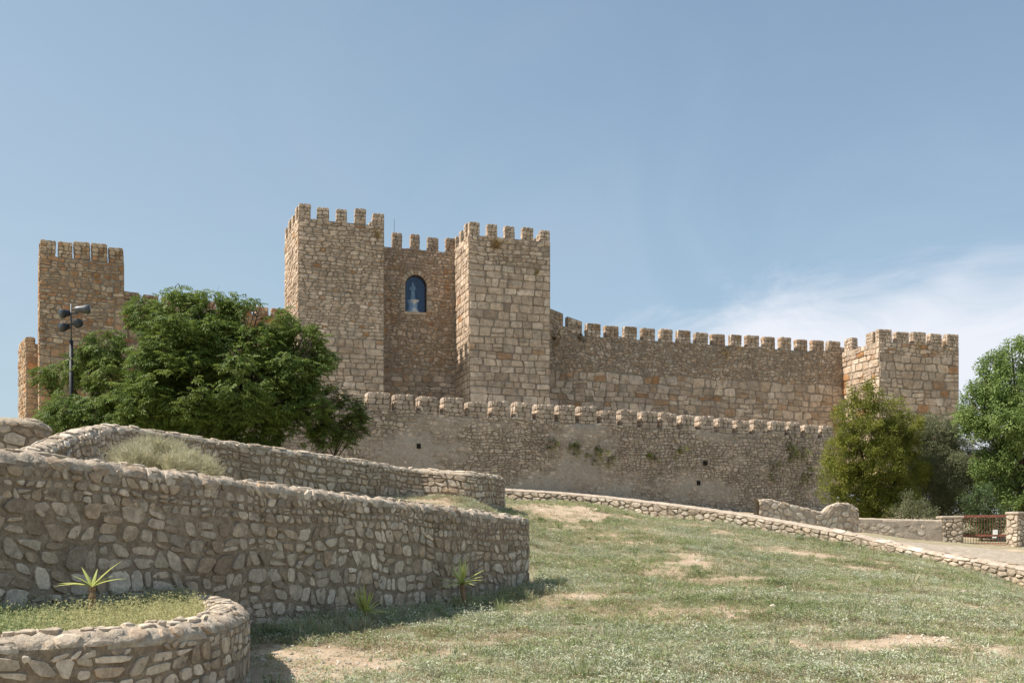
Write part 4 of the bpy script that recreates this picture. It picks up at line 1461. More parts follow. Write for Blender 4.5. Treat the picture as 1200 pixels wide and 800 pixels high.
def pillar(label, px0, px1, pytop, Z, d_, rot, seed, zbot):
    x0, x1 = (px0 - 600) * Z / F, (px1 - 600) * Z / F
    zt = E + (640 - pytop) * Z / F
    dd, ee = dirs(rot)
    FL = np.array([x0, Z])
    w_ = (x1 - x0) / dd[0]
    FR = FL + dd * w_
    BL, BR = FL + ee * d_, FR + ee * d_
    root = thing('gate_pillar', (*((FL + BR) / 2), zbot), label, 'gate pillar', 'stone pillars of the gate')
    solid_box('core', [FL, FR, BR, BL], zbot, zt - 0.1, M['mortar'], root)
    st = Stones(root, M['rubble_far'], seed, 8, 300)
    rng = random.Random(seed)
    for a, b in ((FL, FR), (BL, FL), (FR, BR), (BR, BL)):
        S = Skin([(*a, zt - 0.1), (*b, zt - 0.1)])
        st.add(S, rubble(0, S.L, 0, zt - zbot - 0.1, [(0.15, 20), (0.1, 50), (0.06, 90)], 1.3, rng), PAL_L, 0.04, 0.02, 0.25, 0.05, 0.3, 8, gcheck=False)
    st.finish()
    c = (FL + BR) / 2
    mbp = MB()
    mbp.box((c[0], c[1], zt - 0.03), (w_ + 0.12, d_ + 0.12, 0.13), rot)
    cp = mbp.part('cap_stone', M['coping_far'], root)
    bv = cp.modifiers.new('bevel', 'BEVEL')
    bv.width = 0.03
    return FL, FR, zt


zg = E + 0.05
pillar('stone gate pillar left of the rust red gate, at the end of the rendered wall', 1104, 1127, 605, 50.4, 0.9, RAD(-8), 171, zg - 0.4)
pillar('larger pale stone gate pillar right of the rust red gate, at the right edge', 1193, 1225, 600, 49.0, 0.6, RAD(30), 173, zg - 0.4)

# the gate
gl_ = W(1128, 605, 50.7)
gr_ = W(1183, 603, 49.9)
rGt = thing('iron_gate', (gl_.x, gl_.y, gz(gl_.x, gl_.y)), 'rust red barred iron gate between the two stone pillars', 'gate')
gb = [Vector((gl_.x, gl_.y, 0)), Vector((gr_.x, gr_.y, 0))]
zt_, zb_ = E + (640 - 604.5) * 50.2 / F, E + 0.12


def gp(q, z):
    p = gb[0].lerp(gb[1], q)
    return (p.x, p.y, z)


def rail(name, z, s_, q0=0.0, q1=1.0, mat='rust'):
    mbx = MB()
    c = gb[0].lerp(gb[1], (q0 + q1) / 2)
    dv_ = gb[1] - gb[0]
    mbx.box((c.x, c.y, z), (dv_.length * (q1 - q0), 0.05, s_), math.atan2(dv_.y, dv_.x))
    return mbx.part(name, M[mat], rGt)


rail('top_rail', zt_, 0.13)
rail('middle_rail', zb_ + 0.42, 0.10)
rail('bottom_rail', zb_ + 0.02, 0.05)
for q in (0.0, 1.0):
    mbx = MB()
    c = gp(q, (zt_ + zb_) / 2)
    mbx.box(c, (0.07, 0.07, zt_ - zb_ + 0.12), math.atan2(gb[1].y - gb[0].y, gb[1].x - gb[0].x))
    mbx.part('post', M['rust'], rGt)
bar = None
for i in range(1, 17):
    q = i / 17
    if bar is None:
        mbx = MB()
        mbx.tube([(0, 0, 0), (0, 0, zt_ - zb_)], 0.011, 6)
        bar = new_mesh('bar', mbx.v, mbx.f, M['rust'])
    o = link('bar', bar, rGt)
    o.location = Vector(gp(q, zb_)) - Vector(rGt.location)
mbx = MB()
mbx.box(gp(0.70, zb_ + 0.58), (0.22, 0.09, 0.24), math.atan2(gb[1].y - gb[0].y, gb[1].x - gb[0].x))
mbx.part('lock_box', M['white'], rGt)
mbx = MB()
mbx.box(gp(0.68, zb_ + 0.33), (0.2, 0.08, 0.07), math.atan2(gb[1].y - gb[0].y, gb[1].x - gb[0].x))
mbx.part('lock_plate', M['white'], rGt)

# ------------------------------------------------------------------ street furniture
base = W(83.5, 500, 46)
zl = gz(base.x, base.y)
rLm = thing('floodlight_mast', (base.x, base.y, zl), 'dark floodlight mast with four round lamps rising beside the large tree', 'floodlight')
ztl = W(83.5, 356, 46).z
zc_ = W(84, 399, 46).z
mb = MB()
mb.tube([(base.x, base.y, zl - 0.2), (base.x, base.y, zc_)], [0.11, 0.085], 12)
mb.part('pole', M['black_metal'], rLm, True)
mb = MB()
mb.tube([(base.x, base.y, zc_ - 0.02), (base.x, base.y, ztl)], 0.035, 8)
mb.part('mast_tube', M['grey_metal'], rLm, True)
for zz in (367, 380):
    z_ = W(84, zz, 46).z
    mb = MB()
    mb.box((base.x, base.y, z_), (0.62, 0.06, 0.06))
    mb.part('crossarm', M['black_metal'], rLm)
for (px, py, dx_, dy_, dz_, mat) in ((76.5, 367, -.5, -.75, -.25, 'black_metal'), (96, 362.5, .93, .2, .06, 'grey_metal'), (91.5, 378.5, .35, -.85, -.2, 'black_metal'), (76, 383, -.35, -.85, -.25, 'black_metal')):
    c = W(px, py, 45.9)
    ax = Vector((dx_, dy_, dz_)).normalized()
    mb = MB()
    L_ = 0.62 if dx_ > .9 else 0.42
    pts = [c - ax * L_ * .5, c - ax * L_ * .44, c - ax * L_ * 0.1, c + ax * L_ * .25, c + ax * L_ * .5, c + ax * (L_ * .5 + .01)]
    mb.tube(pts, [0.09, 0.13, 0.16, 0.20, 0.21, 0.19], 18)
    lamp = mb.part('lamp_head', M[mat], rLm, True)
    mb = MB()
    mb.tube([c + ax * (L_ * .5 + .012), c + ax * (L_ * .5 + .03)], [0.18, 0.17], 18)
    part('lens', mb.v, mb.f, M['lens'], lamp, True)
    mb = MB()
    mb.tube([c, Vector((base.x, base.y, c.z))], 0.022, 6)
    part('bracket', mb.v, mb.f, M['black_metal'], lamp)

pm = W(462, 297, 84)
rAn = thing('antenna', (pm.x, pm.y, zC - 0.1), 'thin antenna rod standing above the niche wall', 'antenna')
mb = MB()
mb.tube([(pm.x, pm.y, zC - 0.6), (pm.x, pm.y, W(462, 257, 84).z)], [0.03, 0.018], 6)
mb.part('rod', M['grey_metal'], rAn)


# ------------------------------------------------------------------ foliage by instancing
def hidden(name, verts, faces, mat, smooth=False):
    me = new_mesh(name, verts, faces, mat, smooth)
    return bpy.data.objects.new(name, me)


def scatter(name, pts, rots, scl, idx, sources, parent=None, kind='stuff', origin=None):
    """one object that instances the sources on points"""
    pts = np.asarray(pts, float)
    c = np.array(origin if origin is not None else pts.mean(axis=0))
    me = bpy.data.meshes.new(name)
    me.vertices.add(len(pts))
    me.vertices.foreach_set('co', (pts - c).astype(np.float32).ravel())
    for nm, typ, val in (('rot', 'FLOAT_VECTOR', rots), ('scl', 'FLOAT', scl), ('idx', 'INT', idx)):
        a = me.attributes.new(nm, typ, 'POINT')
        a.data.foreach_set('vector' if typ == 'FLOAT_VECTOR' else 'value', np.asarray(val, dtype=np.int32 if typ == 'INT' else np.float32).ravel())
    for s_ in sources:
        for mt in s_.data.materials:
            if mt.name not in me.materials:
                me.materials.append(mt)
    o = link(name, me, parent, kind)
    off = Vector((0, 0, 0))
    p = parent
    while p is not None:
        off += Vector(p.location)
        p = p.parent
    o.location = Vector(c) - off
    ng = bpy.data.node_groups.new(name + '_scatter', 'GeometryNodeTree')
    ng.interface.new_socket('Geometry', in_out='INPUT', socket_type='NodeSocketGeometry')
    ng.interface.new_socket('Geometry', in_out='OUTPUT', socket_type='NodeSocketGeometry')
    gi, go = ng.nodes.new('NodeGroupInput'), ng.nodes.new('NodeGroupOutput')
    jn = ng.nodes.new('GeometryNodeJoinGeometry')

    def attr(nm, dt):
        n_ = ng.nodes.new('GeometryNodeInputNamedAttribute')
        n_.data_type = dt
        n_.inputs['Name'].default_value = nm
        return n_.outputs['Attribute']
    ar, as_, ai = attr('rot', 'FLOAT_VECTOR'), attr('scl', 'FLOAT'), attr('idx', 'INT')
    for k, s_ in enumerate(sources):
        ip = ng.nodes.new('GeometryNodeInstanceOnPoints')
        oi = ng.nodes.new('GeometryNodeObjectInfo')
        oi.inputs['Object'].default_value = s_
        cp = ng.nodes.new('FunctionNodeCompare')
        cp.data_type = 'INT'
        cp.operation = 'EQUAL'
        ng.links.new(ai, cp.inputs[2])
        cp.inputs[3].default_value = k
        ng.links.new(gi.outputs[0], ip.inputs['Points'])
        ng.links.new(cp.outputs[0], ip.inputs['Selection'])
        ng.links.new(oi.outputs['Geometry'], ip.inputs['Instance'])
        ng.links.new(ar, ip.inputs['Rotation'])
        ng.links.new(as_, ip.inputs['Scale'])
        ng.links.new(ip.outputs[0], jn.inputs[0])
    ng.links.new(jn.outputs[0], go.inputs[0])
    md = o.modifiers.new('scatter', 'NODES')
    md.node_group = ng
    return o


def leaf(v, f, p, d, up, L_, w_, bend=0.2):
    """one leaf: a folded rhombus of four triangles' worth"""
    d = d.normalized()
    s_ = d.cross(up)
    if s_.length < 1e-3:
        s_ = Vector((1, 0, 0))
    s_.normalize()
    n_ = s_.cross(d)
    k = len(v)
    mid_ = p + d * L_ * 0.45
    v += [p, mid_ + s_ * w_ / 2 + n_ * w_ * 0.18, p + d * L_ - n_ * L_ * bend, mid_ - s_ * w_ / 2 + n_ * w_ * 0.18, mid_ - n_ * L_ * bend * 0.2]
    f += [(k, k + 1, k + 4), (k + 1, k + 2, k + 4), (k, k + 4, k + 3), (k + 4, k + 2, k + 3)]


def pinnate(seed, L_=0.42, pairs=6, ll=0.13, lw=0.045, mat='leaf_tree'):
    rng = random.Random(seed)
    v, f = [], []
    for i in range(pairs):
        q = (i + 0.6) / pairs
        p = Vector((L_ * q, 0, -0.35 * L_ * q * q + 0.1 * L_ * q))
        for s_ in (-1, 1):
            d = Vector((0.45, s_ * rng.uniform(0.8, 1.1), rng.uniform(-0.75, -0.1)))
            leaf(v, f, p, d, Vector((0, 0, 1)), ll * rng.uniform(0.8, 1.2), lw * rng.uniform(0.9, 1.3))
    leaf(v, f, Vector((L_, 0, -0.25 * L_)), Vector((1, 0, -0.6)), Vector((0, 0, 1)), ll, lw)
    return hidden('leaf_spray', v, f, M[mat])


def clump(seed, R=0.2, n=18, ll=0.09, lw=0.04, mat='leaf_olive', up=0.3):
    rng = random.Random(seed)
    v, f = [], []
    for i in range(n):
        d = Vector((rng.gauss(0, 1), rng.gauss(0, 1), rng.gauss(0, 1))).normalized()
        p = d * R * rng.uniform(0.15, 1.0)
        d2 = (d + Vector((rng.uniform(-.6, .6), rng.uniform(-.6, .6), up + rng.uniform(-.5, .5)))).normalized()
        leaf(v, f, p, d2, Vector((rng.uniform(-.5, .5), rng.uniform(-.5, .5), 1)), ll * rng.uniform(0.7, 1.3), lw * rng.uniform(0.8, 1.2))
    return hidden('leaf_clump', v, f, M[mat])


def crown_points(lobes, dens, rng, hollow=0.5, thr=-0.15, nf=0.9, droop=(-0.5, 0.5)):
    """points in ellipsoid lobes (centre, rx, ry, rz), thinned by noise so that gaps open; returns pts, rots"""
    pts, rots = [], []
    for (c, rx, ry, rz) in lobes:
        n = int(dens * rx * ry * rz * 4.19)
        for _ in range(n):
            d = Vector((rng.gauss(0, 1), rng.gauss(0, 1), rng.gauss(0, 1))).normalized()
            r_ = (hollow ** 3 + (1 - hollow ** 3) * rng.random()) ** (1 / 3)
            bump = 1 + 0.28 * noise.noise(Vector((d.x * 2.2 + c.x, d.y * 2.2 + c.y, d.z * 2.2 + c.z))) + 0.12 * noise.noise(Vector((d.x * 6 + c.x, d.y * 6, d.z * 6 + c.z)))
            p = Vector((c.x + d.x * rx * r_ * bump, c.y + d.y * ry * r_ * bump, c.z + d.z * rz * r_ * bump))
            if noise.noise(p * nf) + 0.5 * noise.noise(p * nf * 2.6) < thr:
                continue
            pts.append(p)
            yaw = math.atan2(d.y, d.x) + rng.gauss(0, 0.7)
            rots.append((rng.gauss(0, 0.35), rng.uniform(*droop), yaw))
    return pts, rots


def limbs(base, lobes, trunk_r, rng, fork=0.35, sub=5, twig=3, thick=1.0):
    """tapered trunk with limbs to every lobe and smaller branches inside the lobes: two meshes"""
    cx = sum(l[0].x for l in lobes) / len(lobes)
    cy = sum(l[0].y for l in lobes) / len(lobes)
    zlo = min(l[0].z - l[3] for l in lobes)
    zhi = max(l[0].z for l in lobes)
    top = Vector((base.x * 0.5 + cx * 0.5, base.y * 0.5 + cy * 0.5, base.z + (zhi - base.z) * fork))
    T, Bm = MB(), MB()
    tp = [base - Vector((0, 0, 0.3)), base + (top - base) * 0.3 + Vector((rng.uniform(-.1, .1), rng.uniform(-.1, .1), 0)), base + (top - base) * 0.65 + Vector((rng.uniform(-.15, .15), rng.uniform(-.15, .15), 0)), top]
    tr_ = [trunk_r * 1.35, trunk_r, trunk_r * 0.85, trunk_r * 0.7]
    tc_ = cat([(*p, r_) for p, r_ in zip(tp, tr_)], 4)
    T.tube([q[:3] for q in tc_], list(tc_[:, 3]), 10)
    for (c, rx, ry, rz) in lobes:
        st = top.lerp(base, rng.uniform(0.0, 0.35))
        r0 = trunk_r * rng.uniform(0.3, 0.5) * thick
        mid_ = st.lerp(c, 0.5) + Vector((rng.uniform(-.3, .3), rng.uniform(-.3, .3), rng.uniform(0.0, .5)))
        cc = cat([(*st, r0), (*mid_, r0 * 0.65), (*c, r0 * 0.35), (*(c + Vector((0, 0, rz * 0.5))), r0 * 0.12)], 4)
        Bm.tube([q[:3] for q in cc], list(cc[:, 3]), 7)
        for _ in range(sub):
            a = Vector(cc[rng.randrange(4, len(cc) - 1)][:3])
            d = Vector((rng.gauss(0, 1), rng.gauss(0, 1), rng.gauss(0.2, 0.8))).normalized()
            b = c + Vector((d.x * rx, d.y * ry, d.z * rz)) * rng.uniform(0.7, 0.98)
            m2 = a.lerp(b, 0.5) + Vector((rng.uniform(-.2, .2), rng.uniform(-.2, .2), rng.uniform(-.1, .25)))
            r1 = r0 * 0.33
            Bm.tube([a, m2, b], [r1, r1 * 0.6, r1 * 0.2], 5)
            for _ in range(twig):
                q = m2.lerp(b, rng.random())
                e = q + Vector((rng.uniform(-.5, .5) * rx, rng.uniform(-.5, .5) * ry, rng.uniform(-.2, .5) * rz))
                Bm.tube([q, e], [r1 * 0.35, r1 * 0.1], 4)
    return T, Bm


def tree(name, label, base, lobes, trunk_r, srcs, dens, seed, cat_='tree', group=None, hollow=0.45, thr=-0.12, nf=0.9, droop=(-0.5, 0.5), sc=(0.8, 1.25), fork=0.35, sub=5, twig=3, thick=1.0):
    rng = random.Random(seed)
    root = thing(name, tuple(base), label, cat_, group)
    T, Bm = limbs(base, lobes, trunk_r, rng, fork, sub, twig, thick)
    T.part('trunk', M['bark'], root, True)
    Bm.part('branches', M['bark'], root, True)
    pts, rots = crown_points(lobes, dens, rng, hollow, thr, nf, droop)
    scatter('crown', pts, rots, [rng.uniform(*sc) for _ in pts], [rng.randrange(len(srcs)) for _ in pts], srcs, root)
    return root


def lobe(px, py, r, Z, dy=0.0, k=1.0, kz=1.0):
    c = W(px, py, Z + dy)
    R = r * (Z + dy) / F
    return (c, R * k, R * 1.05, R * kz)


# big tree, left of the gate towers
Zt = 46.0
L1 = [lobe(176, 370, 24, Zt, 0, 1.1, .8), lobe(212, 366, 27, Zt, .5, 1.1), lobe(250, 367, 27, Zt, -.5, 1.1), lobe(286, 372, 24, Zt, .5), lobe(322, 378, 22, Zt, 0), lobe(352, 402, 24, Zt, 0), lobe(200, 405, 38, Zt, -1), lobe(250, 410, 44, Zt, 0),
      lobe(300, 420, 42, Zt, .5), lobe(345, 432, 36, Zt, 0), lobe(184, 442, 30, Zt, -.5), lobe(225, 455, 46, Zt, -1.5), lobe(285, 468, 46, Zt, -1), lobe(335, 472, 36, Zt, .5), lobe(372, 470, 24, Zt, 0),
      lobe(180, 478, 36, Zt, -1), lobe(240, 500, 38, Zt, 0), lobe(300, 502, 34, Zt, .5), lobe(350, 500, 22, Zt, 1), lobe(372, 425, 20, Zt, 0), lobe(150, 470, 18, Zt, 0)]
rngL1 = random.Random(9)
L1 = [(c, rx * .97, ry * 1.25, rz * .97) for c, rx, ry, rz in L1]
for _ in range(46):      # smaller boughs that break up the outline
    c, rx, ry, rz = L1[rngL1.randrange(22)]
    d_ = Vector((rngL1.gauss(0, 1), rngL1.gauss(-.3, 1), rngL1.gauss(0.25, 1))).normalized()
    L1.append((c + Vector((d_.x * rx, d_.y * ry, d_.z * rz)) * rngL1.uniform(.8, 1.1), rx * .42, ry * .38, rz * .32))
tb = W(262, 520, Zt)
sp1 = [pinnate(i, 0.36, 5, 0.15, 0.062) for i in range(5)]
tree('large_tree', 'large dark green leafy tree in front of the castle, left of the tall gate towers', Vector((tb.x, tb.y, gz(tb.x, tb.y))), L1, 0.3, sp1, 90, 201, thr=-0.10, nf=0.62, droop=(-0.45, 0.6), sub=2, twig=2, thick=0.6, hollow=0.55)
# smaller tree round the lamp mast
L2 = [lobe(122, 408, 24, Zt, .5), lobe(105, 430, 25, Zt, 1), lobe(75, 440, 18, Zt, 1.2), lobe(52, 440, 12, Zt, 1), lobe(125, 440, 24, Zt, 0), lobe(80, 487, 28, Zt, -.4), lobe(110, 495, 32, Zt, -.5), lobe(60, 486, 14, Zt, 0),
      lobe(150, 478, 30, Zt, -1), lobe(140, 505, 30, Zt, 0), lobe(56, 458, 8, Zt, 1), lobe(90, 513, 22, Zt, -.5)]
tb = W(112, 525, Zt)
tree('small_tree', 'smaller green tree at the foot of the narrow left tower, around the floodlight mast', Vector((tb.x, tb.y + .5, gz(tb.x, tb.y))), L2, 0.16, sp1, 95, 202, thr=-0.16, nf=0.9, droop=(-0.25, 0.7))
# thin straggling shrub at the right foot of the big tree
L3 = [lobe(395, 462, 12, Zt, 1), lobe(408, 480, 13, Zt, 1), lobe(392, 490, 14, Zt, 1), lobe(412, 500, 12, Zt, 1), lobe(400, 515, 11, Zt, 1), lobe(420, 488, 8, Zt, 1), lobe(382, 508, 12, Zt, 1), lobe(386, 522, 7, Zt, 1)]
tb = W(380, 530, Zt)
sp3 = [pinnate(i + 20, 0.3, 5, 0.1, 0.04, 'leaf_twig') for i in range(3)]
tree('straggling_shrub', 'thin straggling shrub with sparse brownish leaves, right of the large tree', Vector((tb.x, tb.y + 1, gz(tb.x, tb.y))), [(c, rx * 1.25, ry, rz * 1.15) for c, rx, ry, rz in L3], 0.07, sp3 + sp1[:2], 300, 203, 'shrub', thr=-0.02, nf=1.6, hollow=0.2)

# trees at the right
Zr = 56.0
cl_o = [clump(i, 0.22, 22, 0.10, 0.055, 'leaf_olive') for i in range(4)]
L4 = [lobe(1014, 468, 18, Zr, 0, 1.0, 1.1), lobe(1000, 490, 24, Zr), lobe(1034, 488, 26, Zr, .5), lobe(1062, 500, 20, Zr, .5), lobe(1066, 550, 24, Zr, 1), lobe(1010, 515, 28, Zr, -.5), lobe(1045, 512, 25, Zr, .5), lobe(992, 535, 28, Zr), lobe(1030, 545, 36, Zr), lobe(1060, 525, 20, Zr, 1), lobe(982, 560, 22, Zr, -.5),
      lobe(1005, 578, 28, Zr), lobe(1040, 582, 32, Zr, .5), lobe(975, 580, 14, Zr), lobe(1000, 592, 22, Zr), lobe(1030, 596, 24, Zr), lobe(1058, 588, 22, Zr), lobe(1022, 452, 8, Zr, 0, .9, 1.2), lobe(1002, 460, 9, Zr, 0, .9, 1.2)]
tb = W(1018, 605, Zr)
tree('olive_green_tree', 'dense yellowish green conical tree in front of the end tower', Vector((tb.x, tb.y, gz(tb.x, tb.y))), L4, 0.16, cl_o, 50, 211, thr=-0.14, thick=0.6, nf=1.3, fork=0.3, hollow=0.5)
cl_g = [clump(i + 10, 0.26, 24, 0.11, 0.035, 'leaf_grey') for i in range(4)]
Zg = 58.5
L5 = [lobe(1082, 505, 18, Zg), lobe(1105, 500, 16, Zg), lobe(1095, 515, 24, Zg), lobe(1120, 528, 26, Zg, .5), lobe(1080, 540, 26, Zg), lobe(1105, 555, 34, Zg, -.5), lobe(1085, 580, 28, Zg), lobe(1125, 578, 30, Zg), lobe(1145, 548, 22, Zg, .5)]
tb = W(1100, 605, Zg)
tree('grey_green_tree', 'grey-green bushy tree between the yellowish tree and the bright green one', Vector((tb.x, tb.y, gz(tb.x, tb.y))), L5, 0.14, cl_g, 62, 212, thr=-0.25, nf=1.2, fork=0.3)
cl_b = [clump(i + 20, 0.27, 22, 0.15, 0.065, 'leaf_bright', -0.3) for i in range(4)]
Zb = 54.0
L6 = [lobe(1186, 416, 20, Zb), lobe(1210, 420, 28, Zb), lobe(1165, 432, 20, Zb), lobe(1152, 455, 18, Zb), lobe(1180, 455, 30, Zb, -.5), lobe(1215, 460, 40, Zb), lobe(1150, 480, 28, Zb), lobe(1138, 488, 20, Zb), lobe(1185, 495, 38, Zb, -1),
      lobe(1225, 510, 46, Zb), lobe(1160, 520, 30, Zb), lobe(1190, 535, 36, Zb), lobe(1230, 560, 44, Zb), lobe(1165, 555, 24, Zb), lobe(1195, 575, 34, Zb), lobe(1260, 470, 46, Zb), lobe(1270, 540, 46, Zb), lobe(1150, 540, 18, Zb)]
tb = W(1212, 610, Zb)
tree('bright_green_tree', 'tall bright green leafy tree cut by the right edge, behind the gate', Vector((tb.x, tb.y, gz(tb.x, tb.y))), L6, 0.28, cl_b, 30, 213, thr=-0.08, nf=0.8, droop=(-0.2, 0.7))
cl_s = [clump(i + 30, 0.2, 20, 0.13, 0.06, 'leaf_sprout', 0.1) for i in range(3)]
for (lb, lobes_, bx, sd_) in (('bright leafy sapling behind the top of the iron gate', [lobe(1140, 588, 16, 52.5), lobe(1156, 580, 13, 52.5), lobe(1165, 594, 14, 52.5), lobe(1145, 600, 12, 52.5), lobe(1150, 618, 14, 52.5), lobe(1168, 617, 12, 52.5)], (1150, 52.5), 221),
                              ('pale grey-green shrub peeping over the rendered wall', [lobe(1068, 592, 14, 52.5), lobe(1080, 598, 12, 52.5), lobe(1062, 580, 7, 52.5), lobe(1052, 600, 10, 52.5), lobe(1090, 604, 10, 52.5)], (1070, 52.5), 222)):
    tb = W(bx[0], 620, bx[1])
    tree('shrub', lb, Vector((tb.x, tb.y, gz(tb.x, tb.y))), lobes_, 0.05, cl_s if sd_ == 221 else cl_g, 60, sd_, 'shrub', None, 0.2, -0.25, 2.0, sc=(0.6, 1.0), sub=3, twig=2)
for (lb, lobes_, bx, sd_) in (('dark bush filling the gap between the trunks behind the rendered wall', [lobe(1060, 570, 26, 62), lobe(1090, 585, 26, 62), lobe(1130, 580, 26, 62), lobe(1160, 590, 30, 62), lobe(1030, 590, 26, 62), lobe(1190, 590, 30, 62), lobe(1150, 615, 24, 60), lobe(1110, 600, 22, 61)], (1100, 62), 224),):
    tb = W(bx[0], 620, bx[1])
    tree('shrub', lb, Vector((tb.x, tb.y, gz(tb.x, tb.y))), lobes_, 0.1, cl_o[:2] + cl_g[:2], 22, sd_, 'shrub', None, 0.3, -0.3, 1.0, sub=3, twig=2)


# ---- yuccas
def yucca(label, x, y, z, trunk_h, trunk_r, n, L_, w_, seed, up=0.5, lean=(0, 0), spread=None):
    rng = random.Random(seed)
    root = thing('yucca', (x, y, z), label, 'yucca')
    top = Vector((x + lean[0], y + lean[1], z + trunk_h))
    if trunk_h > 0.05:
        mb = MB()
        k = 9
        mb.tube([Vector((x, y, z - 0.05)).lerp(top, i / k) for i in range(k + 1)], [trunk_r * (1.15 if i % 2 else 0.92) for i in range(k + 1)], 10)
        mb.part('trunk', M['yucca_trunk'], root)
    for i in range(n):
        a = 2 * math.pi * (i / n) + rng.uniform(-0.3, 0.3) if spread is None else spread[i][0]
        el = rng.uniform(up - 0.5, up + 0.7) if spread is None else spread[i][1]
        Ll = (L_ * rng.uniform(0.75, 1.15)) if spread is None else spread[i][2] * 0.95
        d = Vector((math.cos(a) * math.cos(el), math.sin(a) * math.cos(el), math.sin(el)))
        s_ = Vector((-math.sin(a), math.cos(a), 0))
        n_ = s_.cross(d)
        v, f = [], []
        K = 6
        for j in range(K + 1):
            q = j / K
            p = top + d * Ll * q - Vector((0, 0, 1)) * Ll * 0.22 * q * q * max(0.1, math.cos(el))
            ww = w_ * (0.6 + 0.4 * min(1, q * 4)) * (1 - q ** 2.2) + 0.001
            v += [p - s_ * ww, p - n_ * ww * 0.5, p + s_ * ww]
        for j in range(K):
            b = j * 3
            f += [(b, b + 1, b + 4, b + 3), (b + 1, b + 2, b + 5, b + 4)]
        part('leaf', v, f, M['yucca'], root, True)
    return root


p = W(108, 716, 11.4)
yucca('spiky yucca with a short bare trunk growing among the weeds of the planter', p.x, p.y, zP - 0.17, 0.46, 0.036, 8, 0.45, 0.024, 301,
      spread=[(math.pi * 0.98, 0.22, 0.48), (math.pi * 1.02, 0.3, 0.42), (math.pi * 0.8, 0.9, 0.36), (math.pi * 0.4, 1.2, 0.25), (0.15, 0.85, 0.5), (-0.1, 0.42, 0.47), (0.3, 0.65, 0.3), (math.pi * 1.1, 0.7, 0.3)])
h = ray_ground(545, 716)
pb = W(541, 664, 20.3)
yucca('yucca on a slim orange trunk against the right part of the long front wall', 1200 and (546 - 600) * 20.3 / F, 20.3, gz((546 - 600) * 20.3 / F, 20.3), pb.z - gz((546 - 600) * 20.3 / F, 20.3) - 0.35, 0.045, 22, 0.62, 0.028, 302, 0.55, (-0.08, 0))
yucca('dark stemless yucca at the foot of the long front wall', (428 - 600) * 17.3 / F, 17.3, gz((428 - 600) * 17.3 / F, 17.3), 0.2, 0.05, 24, 0.5, 0.026, 303, 0.7)

# ---- dry bush between the walls
rng = random.Random(401)
v, f = [], []
for _ in range(16):
    d = Vector((rng.gauss(0, .5), rng.gauss(0, .5), 1)).normalized()
    p0 = Vector((rng.uniform(-.03, .03), rng.uniform(-.03, .03), 0))
    L_ = rng.uniform(0.25, 0.5)
    s_ = d.cross(Vector((rng.random(), rng.random(), 0.1))).normalized() * 0.006
    k = len(v)
    m_ = p0 + d * L_ * 0.5 + Vector((rng.uniform(-.04, .04), rng.uniform(-.04, .04), 0))
    e_ = p0 + d * L_ + Vector((rng.uniform(-.06, .06), rng.uniform(-.06, .06), -.02))
    v += [p0 - s_, p0 + s_, m_ + s_, m_ - s_, e_]
    f += [(k, k + 1, k + 2, k + 3), (k + 3, k + 2, k + 4)]
    for _ in range(4):
        q = p0.lerp(e_, rng.uniform(0.3, 1))
        leaf(v, f, q, d + Vector((rng.uniform(-.7, .7), rng.uniform(-.7, .7), 0)), Vector((0, 1, .3)), 0.05, 0.012)
twig = hidden('dry_twigs', v, f, M['dry_bush'])
lobes_ = []
for px, py, r_, Z_ in ((150, 541, 17, 19.5), (175, 538, 22, 20), (200, 543, 22, 20), (225, 551, 18, 19.6), (245, 557, 12, 19.4), (160, 546, 18, 19), (210, 552, 18, 19)):
    lobes_.append(lobe(px, py, r_, Z_, 0, 1.1, .9))
tb = W(190, 570, 19.6)
rDb = thing('dry_bush', (tb.x, tb.y, gz(tb.x, tb.y)), 'pale dry broom-like bush between the front wall and the middle wall', 'bush')
mb = MB()
for i in range(26):
    l_ = rng.choice(lobes_)
    b0 = Vector((tb.x + rng.uniform(-.5, .5), tb.y + rng.uniform(-.2, .2), gz(tb.x, tb.y)))
    mb.tube([b0, b0.lerp(l_[0], 0.6) + Vector((0, 0, .1)), l_[0] + Vector((rng.uniform(-.2, .2), 0, rng.uniform(0, .25)))], [0.018, 0.012, 0.004], 4)
mb.part('stems', M['straw'], rDb)
pts, rots = crown_points(lobes_, 1150, rng, 0.1, -0.5, 2.5)
cx_ = tb.x
rots = [(rng.gauss(0, .35), rng.gauss(0, .35) + (q.x - cx_) * 0.5, rng.uniform(0, 6.28)) for q in pts]
scatter('crown', pts, rots, [rng.uniform(0.35, 0.75) for _ in pts], [0] * len(pts), [twig], rDb)


# ------------------------------------------------------------------ ground cover
def tuft_leafy(seed, n, R, H, ll, lw, mat):
    rng = random.Random(seed)
    v, f = [], []
    for _ in range(n):
        a, r_ = rng.uniform(0, 6.28), R * math.sqrt(rng.random())
        hh = H * rng.uniform(0.15, 1) * (1 - (r_ / R) ** 2 * 0.6)
        p = Vector((math.cos(a) * r_, math.sin(a) * r_, hh))
        d = Vector((math.cos(a) + rng.uniform(-1, 1), math.sin(a) + rng.uniform(-1, 1), rng.uniform(0.0, 1.2)))
        leaf(v, f, p, d, Vector((0, 0, 1)), ll * rng.uniform(.7, 1.3), lw * rng.uniform(.8, 1.3), 0.1)
    return hidden('weed_tuft', v, f, M[mat])


